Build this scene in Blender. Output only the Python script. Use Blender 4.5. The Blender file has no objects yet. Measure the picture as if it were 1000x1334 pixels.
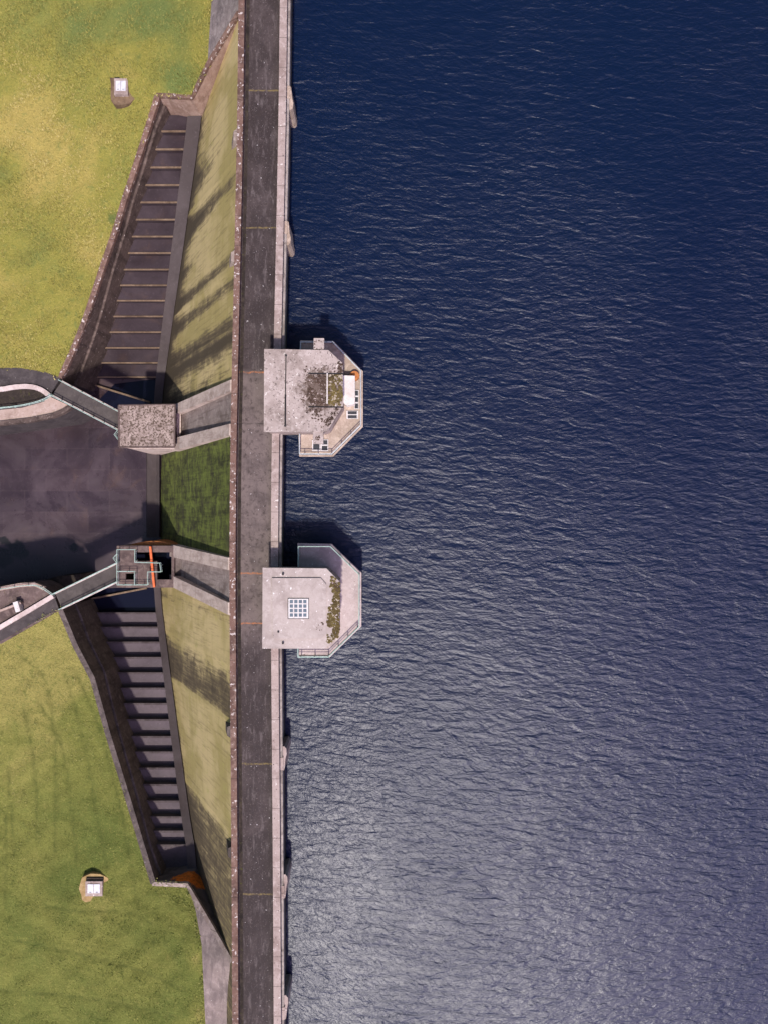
import bpy, bmesh, math, random
import numpy as np
from mathutils import Vector, geometry
random.seed(7); rng = np.random.default_rng(7)
C = bpy.context.scene.collection
scene = bpy.context.scene
PI = math.pi

# ------------------------------------------------------------------ camera, sky, sun, exposure
CREST = 30.0                      # height of the dam road above the datum
ALT = 80.0                        # drone height above the dam road
cam = bpy.data.cameras.new("camera"); cam_ob = bpy.data.objects.new("camera", cam); C.objects.link(cam_ob)
cam_ob.location = (0, 0, CREST + ALT); cam_ob.rotation_euler = (0, 0, 0)
cam.sensor_fit = 'AUTO'; cam.sensor_width = 36.0; cam.lens = 36.0 * 1000 / 1334.0
cam.clip_end = 3000; scene.camera = cam_ob
SUN_TO = Vector((0.01, -0.55, 1.0)).normalized()       # direction towards the sun
elev = math.asin(SUN_TO.z); azim = math.atan2(SUN_TO.x, SUN_TO.y)
w = bpy.data.worlds.new("World"); scene.world = w; w.use_nodes = True
wn = w.node_tree.nodes; wl = w.node_tree.links
sky = wn.new('ShaderNodeTexSky'); sky.sky_type = 'NISHITA'; sky.sun_disc = False
sky.sun_elevation = elev; sky.sun_rotation = azim; sky.air_density = 1.0; sky.dust_density = 1.2; sky.ozone_density = 2.0
bg = wn['Background']; bg.inputs['Strength'].default_value = 0.085
# thin bright cloud towards the sun side of the sky
tcw = wn.new('ShaderNodeTexCoord')
cdot = wn.new('ShaderNodeVectorMath'); cdot.operation = 'DOT_PRODUCT'; wl.new(tcw.outputs['Generated'], cdot.inputs[0])
cdot.inputs[1].default_value = Vector((0.30, -0.56, 0.80)).normalized()
cn = wn.new('ShaderNodeTexNoise'); wl.new(tcw.outputs['Generated'], cn.inputs['Vector']); cn.inputs['Scale'].default_value = 2.2; cn.inputs['Detail'].default_value = 5
cadd = wn.new('ShaderNodeMath'); cadd.operation = 'MULTIPLY_ADD'; wl.new(cn.outputs['Fac'], cadd.inputs[0]); cadd.inputs[1].default_value = 0.22; wl.new(cdot.outputs['Value'], cadd.inputs[2])
cmr = wn.new('ShaderNodeMapRange'); cmr.interpolation_type = 'SMOOTHSTEP'; wl.new(cadd.outputs[0], cmr.inputs[0])
cmr.inputs[1].default_value = 0.94; cmr.inputs[2].default_value = 1.13; cmr.inputs[3].default_value = 0.0; cmr.inputs[4].default_value = 1.0
cmx = wn.new('ShaderNodeMix'); cmx.data_type = 'RGBA'; wl.new(cmr.outputs[0], cmx.inputs['Factor']); wl.new(sky.outputs[0], cmx.inputs['A']); cmx.inputs['B'].default_value = (42.0, 33.5, 57.0, 1)
wl.new(cmx.outputs['Result'], bg.inputs[0])
sl = bpy.data.lights.new("sun", 'SUN'); sl.energy = 4.3; sl.angle = math.radians(2.2); sl.color = (1, 0.94, 0.86)
so = bpy.data.objects.new("sun", sl); C.objects.link(so); so.location = (-40, -120, 160)
so.rotation_euler = (-SUN_TO).to_track_quat('-Z', 'Y').to_euler()
scene.view_settings.view_transform = 'Standard'; scene.view_settings.look = 'None'
scene.view_settings.exposure = 0.16; scene.view_settings.gamma = 1

# ------------------------------------------------------------------ survey helper: bearing (read off the photo) + height -> point
def P(px, py, h):
    d = (ALT - h) / 1000.0
    return Vector(((px - 500) * d, -(py - 667) * d, h + CREST))

def interp(x, xs, ys): return float(np.interp(x, xs, ys))

# ------------------------------------------------------------------ object helpers
ORIG = {}
def thing(name, label, cat, loc, group=None):
    o = bpy.data.objects.new(name, None); C.objects.link(o); o.location = loc
    o.empty_display_size = 0.5
    o['label'] = label; o['category'] = cat
    if group: o['group'] = group
    ORIG[o.name] = Vector(loc); return o
def obj(name, bm, mat, parent=None, smooth=False, label=None, stuff=False):
    me = bpy.data.meshes.new(name)
    org = ORIG[parent.name] if parent else Vector((0, 0, 0))
    if parent: bmesh.ops.translate(bm, verts=bm.verts, vec=-org)
    bmesh.ops.recalc_face_normals(bm, faces=bm.faces)
    bm.to_mesh(me); bm.free()
    if smooth:
        for p in me.polygons: p.use_smooth = True
    me.materials.append(mat)
    o = bpy.data.objects.new(name, me); C.objects.link(o)
    if parent: o.parent = parent
    ORIG[o.name] = org
    if label: o['label'] = label
    if stuff: o['kind'] = 'stuff'
    return o
def tag(o, label, cat, group=None):
    o['label'] = label; o['category'] = cat
    if group: o['group'] = group
    return o
def struct(o, label=None):
    o['kind'] = 'structure'
    if label: o['label'] = label
    return o

# ------------------------------------------------------------------ mesh helpers
def NB(): return bmesh.new()
def prism_xy(bm, pts, z0, z1):
    """vertical prism over a plan polygon; z1 may be a list (one top height per corner)"""
    n = len(pts)
    zt = z1 if isinstance(z1, (list, tuple)) else [z1] * n
    b = [bm.verts.new((p[0], p[1], z0)) for p in pts]
    t = [bm.verts.new((p[0], p[1], zt[i])) for i, p in enumerate(pts)]
    bm.faces.new(t); bm.faces.new(b[::-1])
    for i in range(n):
        j = (i + 1) % n
        bm.faces.new((b[i], b[j], t[j], t[i]))
def prism(bm, px, h_top, h_bot):
    pts = [P(x, y, h_top) for x, y in px]
    prism_xy(bm, pts, h_bot + CREST, h_top + CREST)
def box(bm, a, b):
    prism_xy(bm, [(a[0], a[1]), (b[0], a[1]), (b[0], b[1]), (a[0], b[1])], a[2], b[2])
def tube(bm, a, b, r, n=6, r2=None):
    a = Vector(a); b = Vector(b); d = (b - a).normalized()
    u = d.orthogonal().normalized(); v = d.cross(u); r2 = r if r2 is None else r2
    A = [bm.verts.new(a + r * (math.cos(2*PI*i/n) * u + math.sin(2*PI*i/n) * v)) for i in range(n)]
    B = [bm.verts.new(b + r2 * (math.cos(2*PI*i/n) * u + math.sin(2*PI*i/n) * v)) for i in range(n)]
    for i in range(n):
        j = (i + 1) % n; bm.faces.new((A[i], A[j], B[j], B[i]))
    bm.faces.new(A[::-1]); bm.faces.new(B)
def sweep(bm, rows, closed=True, caps=True):
    """rows: list of lists of Vectors (same length): skin between consecutive rows"""
    V = [[bm.verts.new(p) for p in r] for r in rows]
    m = len(rows[0])
    for a, b in zip(V, V[1:]):
        for i in range(m if closed else m - 1):
            j = (i + 1) % m
            bm.faces.new((a[i], a[j], b[j], b[i]))
    if closed and caps:
        bm.faces.new(V[0][::-1]); bm.faces.new(V[-1])
def normals2d(pts):
    out = []
    n = len(pts)
    for i in range(n):
        a = pts[max(i - 1, 0)]; b = pts[min(i + 1, n - 1)]
        d = Vector((b[0] - a[0], b[1] - a[1]))
        if d.length < 1e-6: d = Vector((1, 0))
        d.normalize(); nn = Vector((-d.y, d.x))
        # mitre
        if 0 < i < n - 1:
            e = Vector((pts[i][0] - a[0], pts[i][1] - a[1])).normalized()
            c = abs(Vector((-e.y, e.x)).dot(nn)); nn = nn / max(c, 0.55)
        out.append(nn)
    return out
def densify(pts, step):
    out = []
    for a, b in zip(pts, pts[1:]):
        L = (Vector(b) - Vector(a)).length; k = max(1, int(L / step))
        for i in range(k): out.append(Vector(a).lerp(Vector(b), i / k))
    out.append(Vector(pts[-1])); return out
def smooth_line(pts, it=2):
    pts = [Vector(p) for p in pts]
    for _ in range(it):
        q = [pts[0]]
        for a, b in zip(pts, pts[1:]):
            q.append(a.lerp(b, .25)); q.append(a.lerp(b, .75))
        q.append(pts[-1]); pts = q
    return pts
def strip_wall(bm, pts, n0, n1, z_up, z_dn):
    """wall along a 3-D line: from n0 to n1 across, z_up above the line to z_dn below it (z_dn may be a function)"""
    nn = normals2d(pts); rows = []
    for i, (p, n) in enumerate(zip(pts, nn)):
        lo = z_dn(i) if callable(z_dn) else p.z - z_dn
        up = p.z + z_up
        a = Vector((p.x + n.x * n0, p.y + n.y * n0, 0)); b = Vector((p.x + n.x * n1, p.y + n.y * n1, 0))
        rows.append([Vector((a.x, a.y, lo)), Vector((a.x, a.y, up)), Vector((b.x, b.y, up)), Vector((b.x, b.y, lo))])
    sweep(bm, rows)
def inside(pt, poly):
    x, y = pt; c = False; n = len(poly); j = n - 1
    for i in range(n):
        xi, yi = poly[i][0], poly[i][1]; xj, yj = poly[j][0], poly[j][1]
        if (yi > y) != (yj > y) and x < (xj - xi) * (y - yi) / (yj - yi) + xi: c = not c
        j = i
    return c
def sheet(poly, hfun, sp, jitter=0.25):
    """triangulated sheet inside a bearing polygon; hfun(px, py) -> height; returns bm and the list of bearings"""
    poly = [tuple(p[:2]) for p in poly]
    bp = []
    for a, b in zip(poly, poly[1:] + poly[:1]):
        L = math.hypot(b[0]-a[0], b[1]-a[1]); k = max(1, int(L / sp))
        for i in range(k): bp.append((a[0] + (b[0]-a[0]) * i / k, a[1] + (b[1]-a[1]) * i / k))
    xs = [p[0] for p in bp]; ys = [p[1] for p in bp]
    ba = np.array(bp); pts = list(bp)
    x = min(xs) + sp
    while x < max(xs):
        y = min(ys) + sp
        while y < max(ys):
            q = (x + random.uniform(-jitter, jitter) * sp, y + random.uniform(-jitter, jitter) * sp)
            if inside(q, bp) and ((ba - q) ** 2).sum(1).min() > (0.5 * sp) ** 2: pts.append(q)
            y += sp
        x += sp
    n = len(bp)
    r = geometry.delaunay_2d_cdt([Vector(p) for p in pts], [(i, (i + 1) % n) for i in range(n)], [], 1, 1e-5)
    bm = bmesh.new(); V = []
    for v in r[0]:
        V.append(bm.verts.new(P(v.x, v.y, hfun(v.x, v.y))))
    for f in r[2]:
        try: bm.faces.new([V[i] for i in f])
        except ValueError: pass
    return bm, [(v.x, v.y) for v in r[0]]
def rbf(ctrl):
    c = np.array(ctrl, float); A = np.sqrt(((c[:, None, :2] - c[None, :, :2]) ** 2).sum(2)) + 0.0
    n = len(c); M = np.zeros((n + 1, n + 1)); M[:n, :n] = A; M[:n, n] = 1; M[n, :n] = 1
    wgt = np.linalg.solve(M + 1e-6 * np.eye(n + 1), np.append(c[:, 2], 0))
    def f(x, y): return float((wgt[:n] * np.sqrt((c[:, 0] - x) ** 2 + (c[:, 1] - y) ** 2)).sum() + wgt[n])
    return f

# ------------------------------------------------------------------ material helpers
class NT:
    def __init__(s, name, rough=0.85, spec=0.3):
        s.m = bpy.data.materials.new(name); s.m.use_nodes = True; s.t = s.m.node_tree
        s.b = s.t.nodes['Principled BSDF']; s.b.inputs['Roughness'].default_value = rough
        s.b.inputs['Specular IOR Level'].default_value = spec
        s.g = s.t.nodes.new('ShaderNodeNewGeometry').outputs['Position']
    def put(s, sock, v):
        if hasattr(v, 'is_output') or isinstance(v, bpy.types.NodeSocket): s.t.links.new(v, sock)
        elif isinstance(v, (tuple, list)) and sock.type == 'RGBA' and len(v) == 3: sock.default_value = (*v, 1)
        else: sock.default_value = v
    def map(s, scale=(1, 1, 1), rot=(0, 0, 0), vec=None):
        # rotate first, then stretch
        a = s.t.nodes.new('ShaderNodeMapping'); a.inputs['Rotation'].default_value = rot
        s.put(a.inputs['Vector'], vec or s.g)
        b = s.t.nodes.new('ShaderNodeMapping'); b.inputs['Scale'].default_value = scale
        s.t.links.new(a.outputs[0], b.inputs['Vector']); return b.outputs[0]
    def noise(s, scale, detail=4, rough=0.55, dist=0, vec=None, typ='FBM', w=None):
        n = s.t.nodes.new('ShaderNodeTexNoise'); n.noise_type = typ
        if w is not None: n.noise_dimensions = '4D'; n.inputs['W'].default_value = w
        s.put(n.inputs['Vector'], vec or s.g)
        n.inputs['Scale'].default_value = scale; n.inputs['Detail'].default_value = detail
        n.inputs['Roughness'].default_value = rough; n.inputs['Distortion'].default_value = dist
        return n.outputs['Fac']
    def vor(s, scale, vec=None, feature='F1', rnd=1.0):
        n = s.t.nodes.new('ShaderNodeTexVoronoi'); n.feature = feature; s.put(n.inputs['Vector'], vec or s.g)
        n.inputs['Scale'].default_value = scale; n.inputs['Randomness'].default_value = rnd; return n.outputs['Distance']
    def attr(s, name):
        n = s.t.nodes.new('ShaderNodeAttribute'); n.attribute_name = name; return n.outputs['Fac']
    def sep(s, vec=None):
        n = s.t.nodes.new('ShaderNodeSeparateXYZ'); s.put(n.inputs[0], vec or s.g); return n.outputs
    def math(s, op, a, b=None, c=None, clamp=False):
        n = s.t.nodes.new('ShaderNodeMath'); n.operation = op; n.use_clamp = clamp
        s.put(n.inputs[0], a)
        if b is not None: s.put(n.inputs[1], b)
        if c is not None: s.put(n.inputs[2], c)
        return n.outputs[0]
    def step(s, v, lo, hi, a=0.0, b=1.0):
        n = s.t.nodes.new('ShaderNodeMapRange'); n.interpolation_type = 'SMOOTHSTEP'
        s.put(n.inputs[0], v); n.inputs[1].default_value = lo; n.inputs[2].default_value = hi
        n.inputs[3].default_value = a; n.inputs[4].default_value = b; return n.outputs[0]
    def mix(s, f, a, b, mode='MIX'):
        n = s.t.nodes.new('ShaderNodeMix'); n.data_type = 'RGBA'; n.blend_type = mode
        s.put(n.inputs['Factor'], f); s.put(n.inputs['A'], a); s.put(n.inputs['B'], b); return n.outputs['Result']
    def color(s, v): s.put(s.b.inputs['Base Color'], v)
    def rough(s, v): s.put(s.b.inputs['Roughness'], v)
    def bump(s, hgt, strength=0.5, dist=0.1):
        n = s.t.nodes.new('ShaderNodeBump'); s.put(n.inputs['Height'], hgt)
        n.inputs['Strength'].default_value = strength; n.inputs['Distance'].default_value = dist
        s.t.links.new(n.outputs[0], s.b.inputs['Normal'])
    def vary(s, col, scale, detail, lo, hi, amt, col2):
        return s.mix(s.math('MULTIPLY', s.step(s.noise(scale, detail, 0.62, 0.6, w=random.random()*20), lo, hi), amt), col, col2)

def concrete(name, base, dark, light, lichen=(0.62, 0.58, 0.52), lich=0.0, moss=0.0, moss_col=(0.10, 0.075, 0.02),
             speck=0.0, speck_col=(0.02, 0.016, 0.013), rough=0.88, streak=None, bump=0.35, big=0.35, joints=None, tide=False, stain=None):
    t = NT(name, rough, 0.12)
    c = t.vary(base, big, 5, 0.4, 0.68, 0.8, dark)
    c = t.vary(c, 1.7, 5, 0.45, 0.7, 0.65, light)
    c = t.vary(c, 5.5, 4, 0.5, 0.72, 0.5, dark)
    if streak:
        v = t.map(scale=streak)
        c = t.mix(t.math('MULTIPLY', t.step(t.noise(1.0, 4, 0.6, 0.3, vec=v), 0.48, 0.7), 0.7), c, dark)
    if moss:
        mk = t.math('MULTIPLY', t.step(t.noise(2.6, 5, 0.7, 0.4, w=3.1), 0.66 - 0.22 * moss, 0.74 - 0.18 * moss), 0.9)
        c = t.mix(mk, c, moss_col)
    if speck:
        mk = t.math('MULTIPLY', t.step(t.noise(4.2, 3, 0.7, 0.2, w=8.3), 0.70 - 0.2 * speck, 0.75 - 0.19 * speck), 0.85)
        c = t.mix(mk, c, speck_col)
    if lich:
        mk = t.math('MULTIPLY', t.step(t.noise(3.6, 2, 0.6, 0.0, w=5.7), 0.74 - 0.2 * lich, 0.79 - 0.19 * lich), 0.9)
        c = t.mix(mk, c, lichen)
    if stain:
        dn = t.t.nodes.new('ShaderNodeVectorMath'); dn.operation = 'DISTANCE'; t.put(dn.inputs[0], t.g); dn.inputs[1].default_value = stain[0]
        q = t.math('ADD', t.math('DIVIDE', dn.outputs['Value'], stain[1]), t.math('MULTIPLY', t.math('SUBTRACT', t.noise(2.4, 6, 0.75, 0.5, w=6.6), 0.5), 2.6))
        c = t.mix(t.step(q, 0.45, 0.8, 0.85, 0), c, (0.085, 0.058, 0.042))
    if joints:
        fr = t.math('ABSOLUTE', t.math('SUBTRACT', t.math('FRACT', t.math('MULTIPLY', t.sep()[1], 1.0 / joints)), 0.5))
        c = t.mix(t.step(fr, 0.5 - 0.035 / joints, 0.5 - 0.012 / joints, 0, 0.75), c, (0.035, 0.027, 0.022))
    if tide:
        z = t.math('ADD', t.sep()[2], t.math('MULTIPLY', t.noise(1.5, 4, 0.6), 0.8))
        c = t.mix(t.step(z, CREST - 3.0, CREST - 2.2, 0.85, 0), c, (0.022, 0.02, 0.014))
    t.color(c); t.bump(t.noise(6, 5, 0.65), bump, 0.06)
    return t.m
def plain(name, col, col2, rough=0.6, scale=3.0, metal=0.0):
    t = NT(name, rough); c = t.vary(col, scale, 4, 0.42, 0.68, 0.8, col2); t.color(c)
    t.b.inputs['Metallic'].default_value = metal; t.bump(t.noise(8, 3), 0.15, 0.02); return t.m

M = {}
M['roof'] = concrete('roof_concrete', (0.36, 0.30, 0.265), (0.19, 0.15, 0.125), (0.47, 0.405, 0.365), lich=0.45, speck=0.62, speck_col=(0.10, 0.08, 0.07), big=0.3, stain=(P(420, 508, 4.4), 3.0))
M['roof_smooth'] = concrete('roof_render', (0.375, 0.32, 0.285), (0.26, 0.215, 0.19), (0.45, 0.39, 0.355), lich=0.35, lichen=(0.8, 0.78, 0.74), speck=0.03)
M['deck_tan'] = concrete('deck_concrete', (0.36, 0.285, 0.225), (0.21, 0.155, 0.11), (0.52, 0.42, 0.33), lich=0.2, moss=0.2, moss_col=(0.2, 0.12, 0.05))
M['deck_pink'] = concrete('deck_render', (0.40, 0.33, 0.30), (0.25, 0.205, 0.19), (0.48, 0.41, 0.38), lich=0.3, speck=0.2)
M['shaft'] = concrete('tower_shaft_concrete', (0.30, 0.26, 0.23), (0.12, 0.1, 0.085), (0.4, 0.35, 0.3), streak=(1.5, 1.5, 0.12), moss=0.2, tide=True)
M['white'] = concrete('whitened_concrete', (0.60, 0.55, 0.50), (0.4, 0.34, 0.29), (0.68, 0.64, 0.6), lich=0.3, lichen=(0.75, 0.72, 0.69), speck=0.3, speck_col=(0.3, 0.24, 0.18))
M['coping'] = concrete('coping_concrete', (0.33, 0.262, 0.23), (0.19, 0.14, 0.118), (0.43, 0.355, 0.32), lich=0.4, speck=0.35, joints=3.05)
M['lichened'] = concrete('lichened_parapet', (0.155, 0.092, 0.07), (0.06, 0.036, 0.029), (0.27, 0.19, 0.15), lich=0.72, lichen=(0.5, 0.44, 0.4), moss=0.25, moss_col=(0.12, 0.05, 0.03), joints=3.05)
M['wallbrown'] = concrete('weathered_wall', (0.105, 0.076, 0.063), (0.04, 0.029, 0.025), (0.18, 0.138, 0.115), lich=0.4, lichen=(0.4, 0.34, 0.3), streak=(1.3, 1.3, 0.15), moss=0.12)
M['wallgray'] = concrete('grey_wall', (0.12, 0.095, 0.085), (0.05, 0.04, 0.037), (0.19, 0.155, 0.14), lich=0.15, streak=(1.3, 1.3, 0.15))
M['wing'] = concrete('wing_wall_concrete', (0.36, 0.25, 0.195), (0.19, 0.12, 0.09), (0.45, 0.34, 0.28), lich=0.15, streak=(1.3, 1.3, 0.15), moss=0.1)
M['beam'] = concrete('chute_concrete', (0.50, 0.40, 0.345), (0.28, 0.21, 0.18), (0.58, 0.49, 0.44), lich=0.12, streak=(0.5, 2.2, 0.3), moss=0.1)
M['chute'] = concrete('chute_bed_concrete', (0.27, 0.215, 0.195), (0.12, 0.09, 0.08), (0.37, 0.31, 0.285), streak=(0.25, 3.0, 0.2), moss=0.1)
M['hutroof'] = concrete('hut_roof_concrete', (0.30, 0.235, 0.20), (0.11, 0.08, 0.065), (0.42, 0.34, 0.3), speck=1.0, speck_col=(0.06, 0.041, 0.028), lich=0.25, lichen=(0.5, 0.43, 0.38), big=0.5)
M['platform'] = concrete('platform_concrete', (0.12, 0.085, 0.075), (0.05, 0.036, 0.034), (0.2, 0.15, 0.13), lich=0.2, lichen=(0.32, 0.26, 0.23), moss=0.25)
M['pitch'] = concrete('stone_pitching', (0.20, 0.165, 0.155), (0.085, 0.07, 0.07), (0.30, 0.26, 0.24), lich=0.15, speck=0.3, streak=(2.5, 0.6, 1), moss=0.15)
M['slab'] = concrete('abutment_concrete', (0.27, 0.21, 0.19), (0.14, 0.11, 0.105), (0.36, 0.29, 0.265), lich=0.18, speck=0.1, streak=(1.6, 0.35, 1), moss=0.05)
M['asphalt'] = concrete('asphalt', (0.062, 0.052, 0.05), (0.032, 0.027, 0.028), (0.10, 0.085, 0.08), lich=0.05, moss=0.1, moss_col=(0.09, 0.08, 0.02))
M['bridgedeck'] = concrete('bridge_deck', (0.075, 0.064, 0.058), (0.045, 0.038, 0.036), (0.105, 0.09, 0.08), moss=0.12, moss_col=(0.13, 0.10, 0.02))
M['soil'] = concrete('dark_soil', (0.035, 0.027, 0.022), (0.012, 0.01, 0.009), (0.07, 0.055, 0.04), moss=0.35, moss_col=(0.06, 0.06, 0.015))
M['path'] = concrete('path_concrete', (0.36, 0.27, 0.22), (0.2, 0.14, 0.11), (0.45, 0.36, 0.31), lich=0.12, moss=0.15)
M['kerb'] = concrete('pale_kerb', (0.52, 0.43, 0.39), (0.32, 0.25, 0.22), (0.62, 0.54, 0.5), lich=0.2)
M['mint'] = plain('mint_painted_steel', (0.34, 0.45, 0.385), (0.20, 0.27, 0.23), 0.5)
M['greyrail'] = plain('grey_galvanised_steel', (0.46, 0.48, 0.465), (0.3, 0.34, 0.33), 0.5)
M['orange'] = plain('orange_painted_beam', (0.62, 0.13, 0.035), (0.42, 0.075, 0.02), 0.55)
M['rust'] = plain('rusty_steel', (0.42, 0.16, 0.045), (0.25, 0.08, 0.03), 0.85, 5)
M['grate'] = plain('dark_grating', (0.03, 0.032, 0.036), (0.018, 0.019, 0.022), 0.6)
M['black'] = plain('black_cable', (0.02, 0.018, 0.018), (0.012, 0.011, 0.011), 0.7)
M['lid'] = plain('galvanised_lid', (0.55, 0.55, 0.56), (0.4, 0.4, 0.42), 0.45, 2)
M['pane'] = plain('skylight_pane', (0.12, 0.15, 0.17), (0.08, 0.10, 0.12), 0.12)
M['frame'] = plain('white_frame', (0.55, 0.52, 0.49), (0.4, 0.36, 0.33), 0.6)
M['moss'] = concrete('roof_moss', (0.105, 0.078, 0.028), (0.04, 0.028, 0.015), (0.17, 0.132, 0.05), lich=0.85, lichen=(0.4, 0.34, 0.26))
M['peat'] = concrete('dark_roof_moss', (0.07, 0.045, 0.032), (0.03, 0.02, 0.016), (0.13, 0.095, 0.07), lich=0.85, lichen=(0.36, 0.29, 0.26))

# --- water
t = NT('reservoir_water', 0.36, 0.50); t.b.inputs['IOR'].default_value = 1.36
t.color(t.mix(t.step(t.noise(0.02, 3, 0.5), 0.35, 0.7), (0.0004, 0.0050, 0.0235), (0.0005, 0.0062, 0.0255)))
warp = t.noise(0.018, 2, 0.5, w=1.0)
n1 = t.noise(0.95, 4, 0.5, 0.6, vec=t.map(scale=(0.42, 1.35, 1), rot=(0, 0, math.radians(6))))
n2 = t.noise(1.9, 3, 0.6, 0.5, vec=t.map(scale=(0.5, 1.25, 1), rot=(0, 0, math.radians(36))), w=2.0)
n2b = t.noise(1.8, 3, 0.6, 0.5, vec=t.map(scale=(0.45, 1.3, 1), rot=(0, 0, math.radians(-14))), w=3.0)
n3 = t.noise(5.0, 3, 0.6, 0.3, vec=t.map(scale=(0.6, 1.1, 1), rot=(0, 0, math.radians(-10))), w=5.0)
rg = t.noise(0.8, 3, 0.5, 0.5, vec=t.map(scale=(0.36, 1.3, 1), rot=(0, 0, math.radians(8))), typ='RIDGED_MULTIFRACTAL')
sx = t.step(t.sep()[0], -8, 26)          # the wave train turns as it meets the dam
n2 = t.math('ADD', t.math('MULTIPLY', n2, t.math('SUBTRACT', 1.0, sx)), t.math('MULTIPLY', n2b, sx))
gust = t.step(t.noise(0.04, 4, 0.6, 0.8), 0.32, 0.68, 0.72, 1.15)
hh = t.math('ADD', t.math('MULTIPLY', n1, 0.75), t.math('MULTIPLY', n2, 0.5))
hh = t.math('ADD', hh, t.math('MULTIPLY', n3, 0.10))
hh = t.math('ADD', hh, t.math('MULTIPLY', rg, 0.10))
hh = t.math('MULTIPLY', hh, gust)
t.rough(t.step(gust, 0.7, 1.15, 0.36, 0.40))
t.bump(hh, 0.75, 0.30)
M['water'] = t.m

# --- grass
def grass_mat(name, dry, mid, green, deep, bias):
    t = NT(name, 0.9, 0.15)
    a = t.attr('lush'); tr = t.attr('worn')
    f = t.math('ADD', t.noise(0.09, 5, 0.6, 0.5), t.math('MULTIPLY', t.math('SUBTRACT', a, 0.5), 0.55))
    c = t.mix(t.step(f, 0.28, 0.52), dry, mid)
    c = t.mix(t.step(f, 0.48 + bias, 0.78 + bias), c, green)
    f2 = t.noise(1.1, 5, 0.7, 0.8)
    c = t.mix(t.math('MULTIPLY', t.step(f2, 0.5, 0.72), 0.65), c, green)
    c = t.mix(t.math('MULTIPLY', t.step(t.noise(1.9, 5, 0.7, 1.2, w=4.0), 0.52, 0.74), 0.6), c, dry)
    f3 = t.noise(5.0, 4, 0.75, 1.0)
    c = t.mix(t.math('MULTIPLY', t.step(f3, 0.5, 0.7), 0.7), c, deep)
    c = t.mix(t.math('MULTIPLY', t.step(t.noise(6.5, 3, 0.7, 0.8, w=9.0), 0.56, 0.74), 0.75), c, tuple(min(1, x * 1.55) for x in dry))
    c = t.mix(t.math('MULTIPLY', tr, t.step(t.noise(1.5, 4, 0.7), 0.3, 0.6, 0.25, 0.8)), c, deep)
    t.color(c)
    hb = t.math('ADD', t.math('MULTIPLY', f2, 0.6), f3)
    t.bump(hb, 0.9, 0.28)
    return t.m
M['grass_dry'] = grass_mat('rough_yellow_grass', (0.39, 0.31, 0.085), (0.265, 0.245, 0.050), (0.145, 0.185, 0.05), (0.10, 0.115, 0.03), 0.02)
M['grass_green'] = grass_mat('mown_green_grass', (0.32, 0.28, 0.08), (0.205, 0.21, 0.048), (0.13, 0.158, 0.034), (0.075, 0.09, 0.02), 0.02)

# --- downstream face
t = NT('spillway_face_concrete', 0.9, 0.2)
S = t.sep()
streak = t.noise(1.0, 5, 0.65, 0.25, vec=t.map(scale=(0.25, 3.2, 0.22)))
blot = t.noise(0.5, 6, 0.68, 0.9)
c = t.mix(t.step(t.noise(0.16, 4, 0.6, 0.4), 0.38, 0.62), (0.49, 0.385, 0.19), (0.35, 0.282, 0.112))
c = t.mix(t.math('MULTIPLY', t.step(streak, 0.5, 0.7), 0.55), c, (0.20, 0.16, 0.075))
c = t.mix(t.math('MULTIPLY', t.step(t.noise(0.9, 4, 0.6, 0.6, w=3.0), 0.55, 0.72), 0.55), c, (0.37, 0.33, 0.105))
dm = t.math('ADD', t.attr('dark_mask'), t.math('MULTIPLY', t.math('SUBTRACT', t.math('ADD', streak, blot), 1.0), 1.15))
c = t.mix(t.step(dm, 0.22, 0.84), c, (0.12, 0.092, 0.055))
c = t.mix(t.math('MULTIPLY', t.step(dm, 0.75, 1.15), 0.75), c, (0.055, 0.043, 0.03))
gm = t.attr('algae')
gc = t.mix(t.step(t.math('ADD', t.math('MULTIPLY', streak, 0.3), t.math('MULTIPLY', t.noise(0.5, 6, 0.75, 0.8, w=7.0), 0.8)), 0.42, 0.68), (0.032, 0.034, 0.014), (0.14, 0.17, 0.036))
gc = t.mix(t.math('MULTIPLY', t.step(t.noise(1.0, 5, 0.75, 0.6, w=11.0, vec=t.map(scale=(1.0, 0.35, 1.4))), 0.46, 0.66), 0.75), gc, (0.040, 0.034, 0.024))
gc = t.mix(t.math('MULTIPLY', t.step(t.noise(2.6, 5, 0.75, 0.6, w=13.0), 0.56, 0.72), 0.5), gc, (0.11, 0.12, 0.04))
c = t.mix(gm, c, gc)
lift = t.math('ABSOLUTE', t.math('SUBTRACT', t.math('FRACT', t.math('MULTIPLY', S[2], 0.55)), 0.5))
c = t.mix(t.math('MULTIPLY', t.step(lift, 0.47, 0.5), 0.22), c, (0.09, 0.07, 0.045))
t.color(c); t.bump(t.math('ADD', t.noise(3, 5, 0.65), streak), 0.35, 0.08)
M['face'] = t.m

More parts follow.
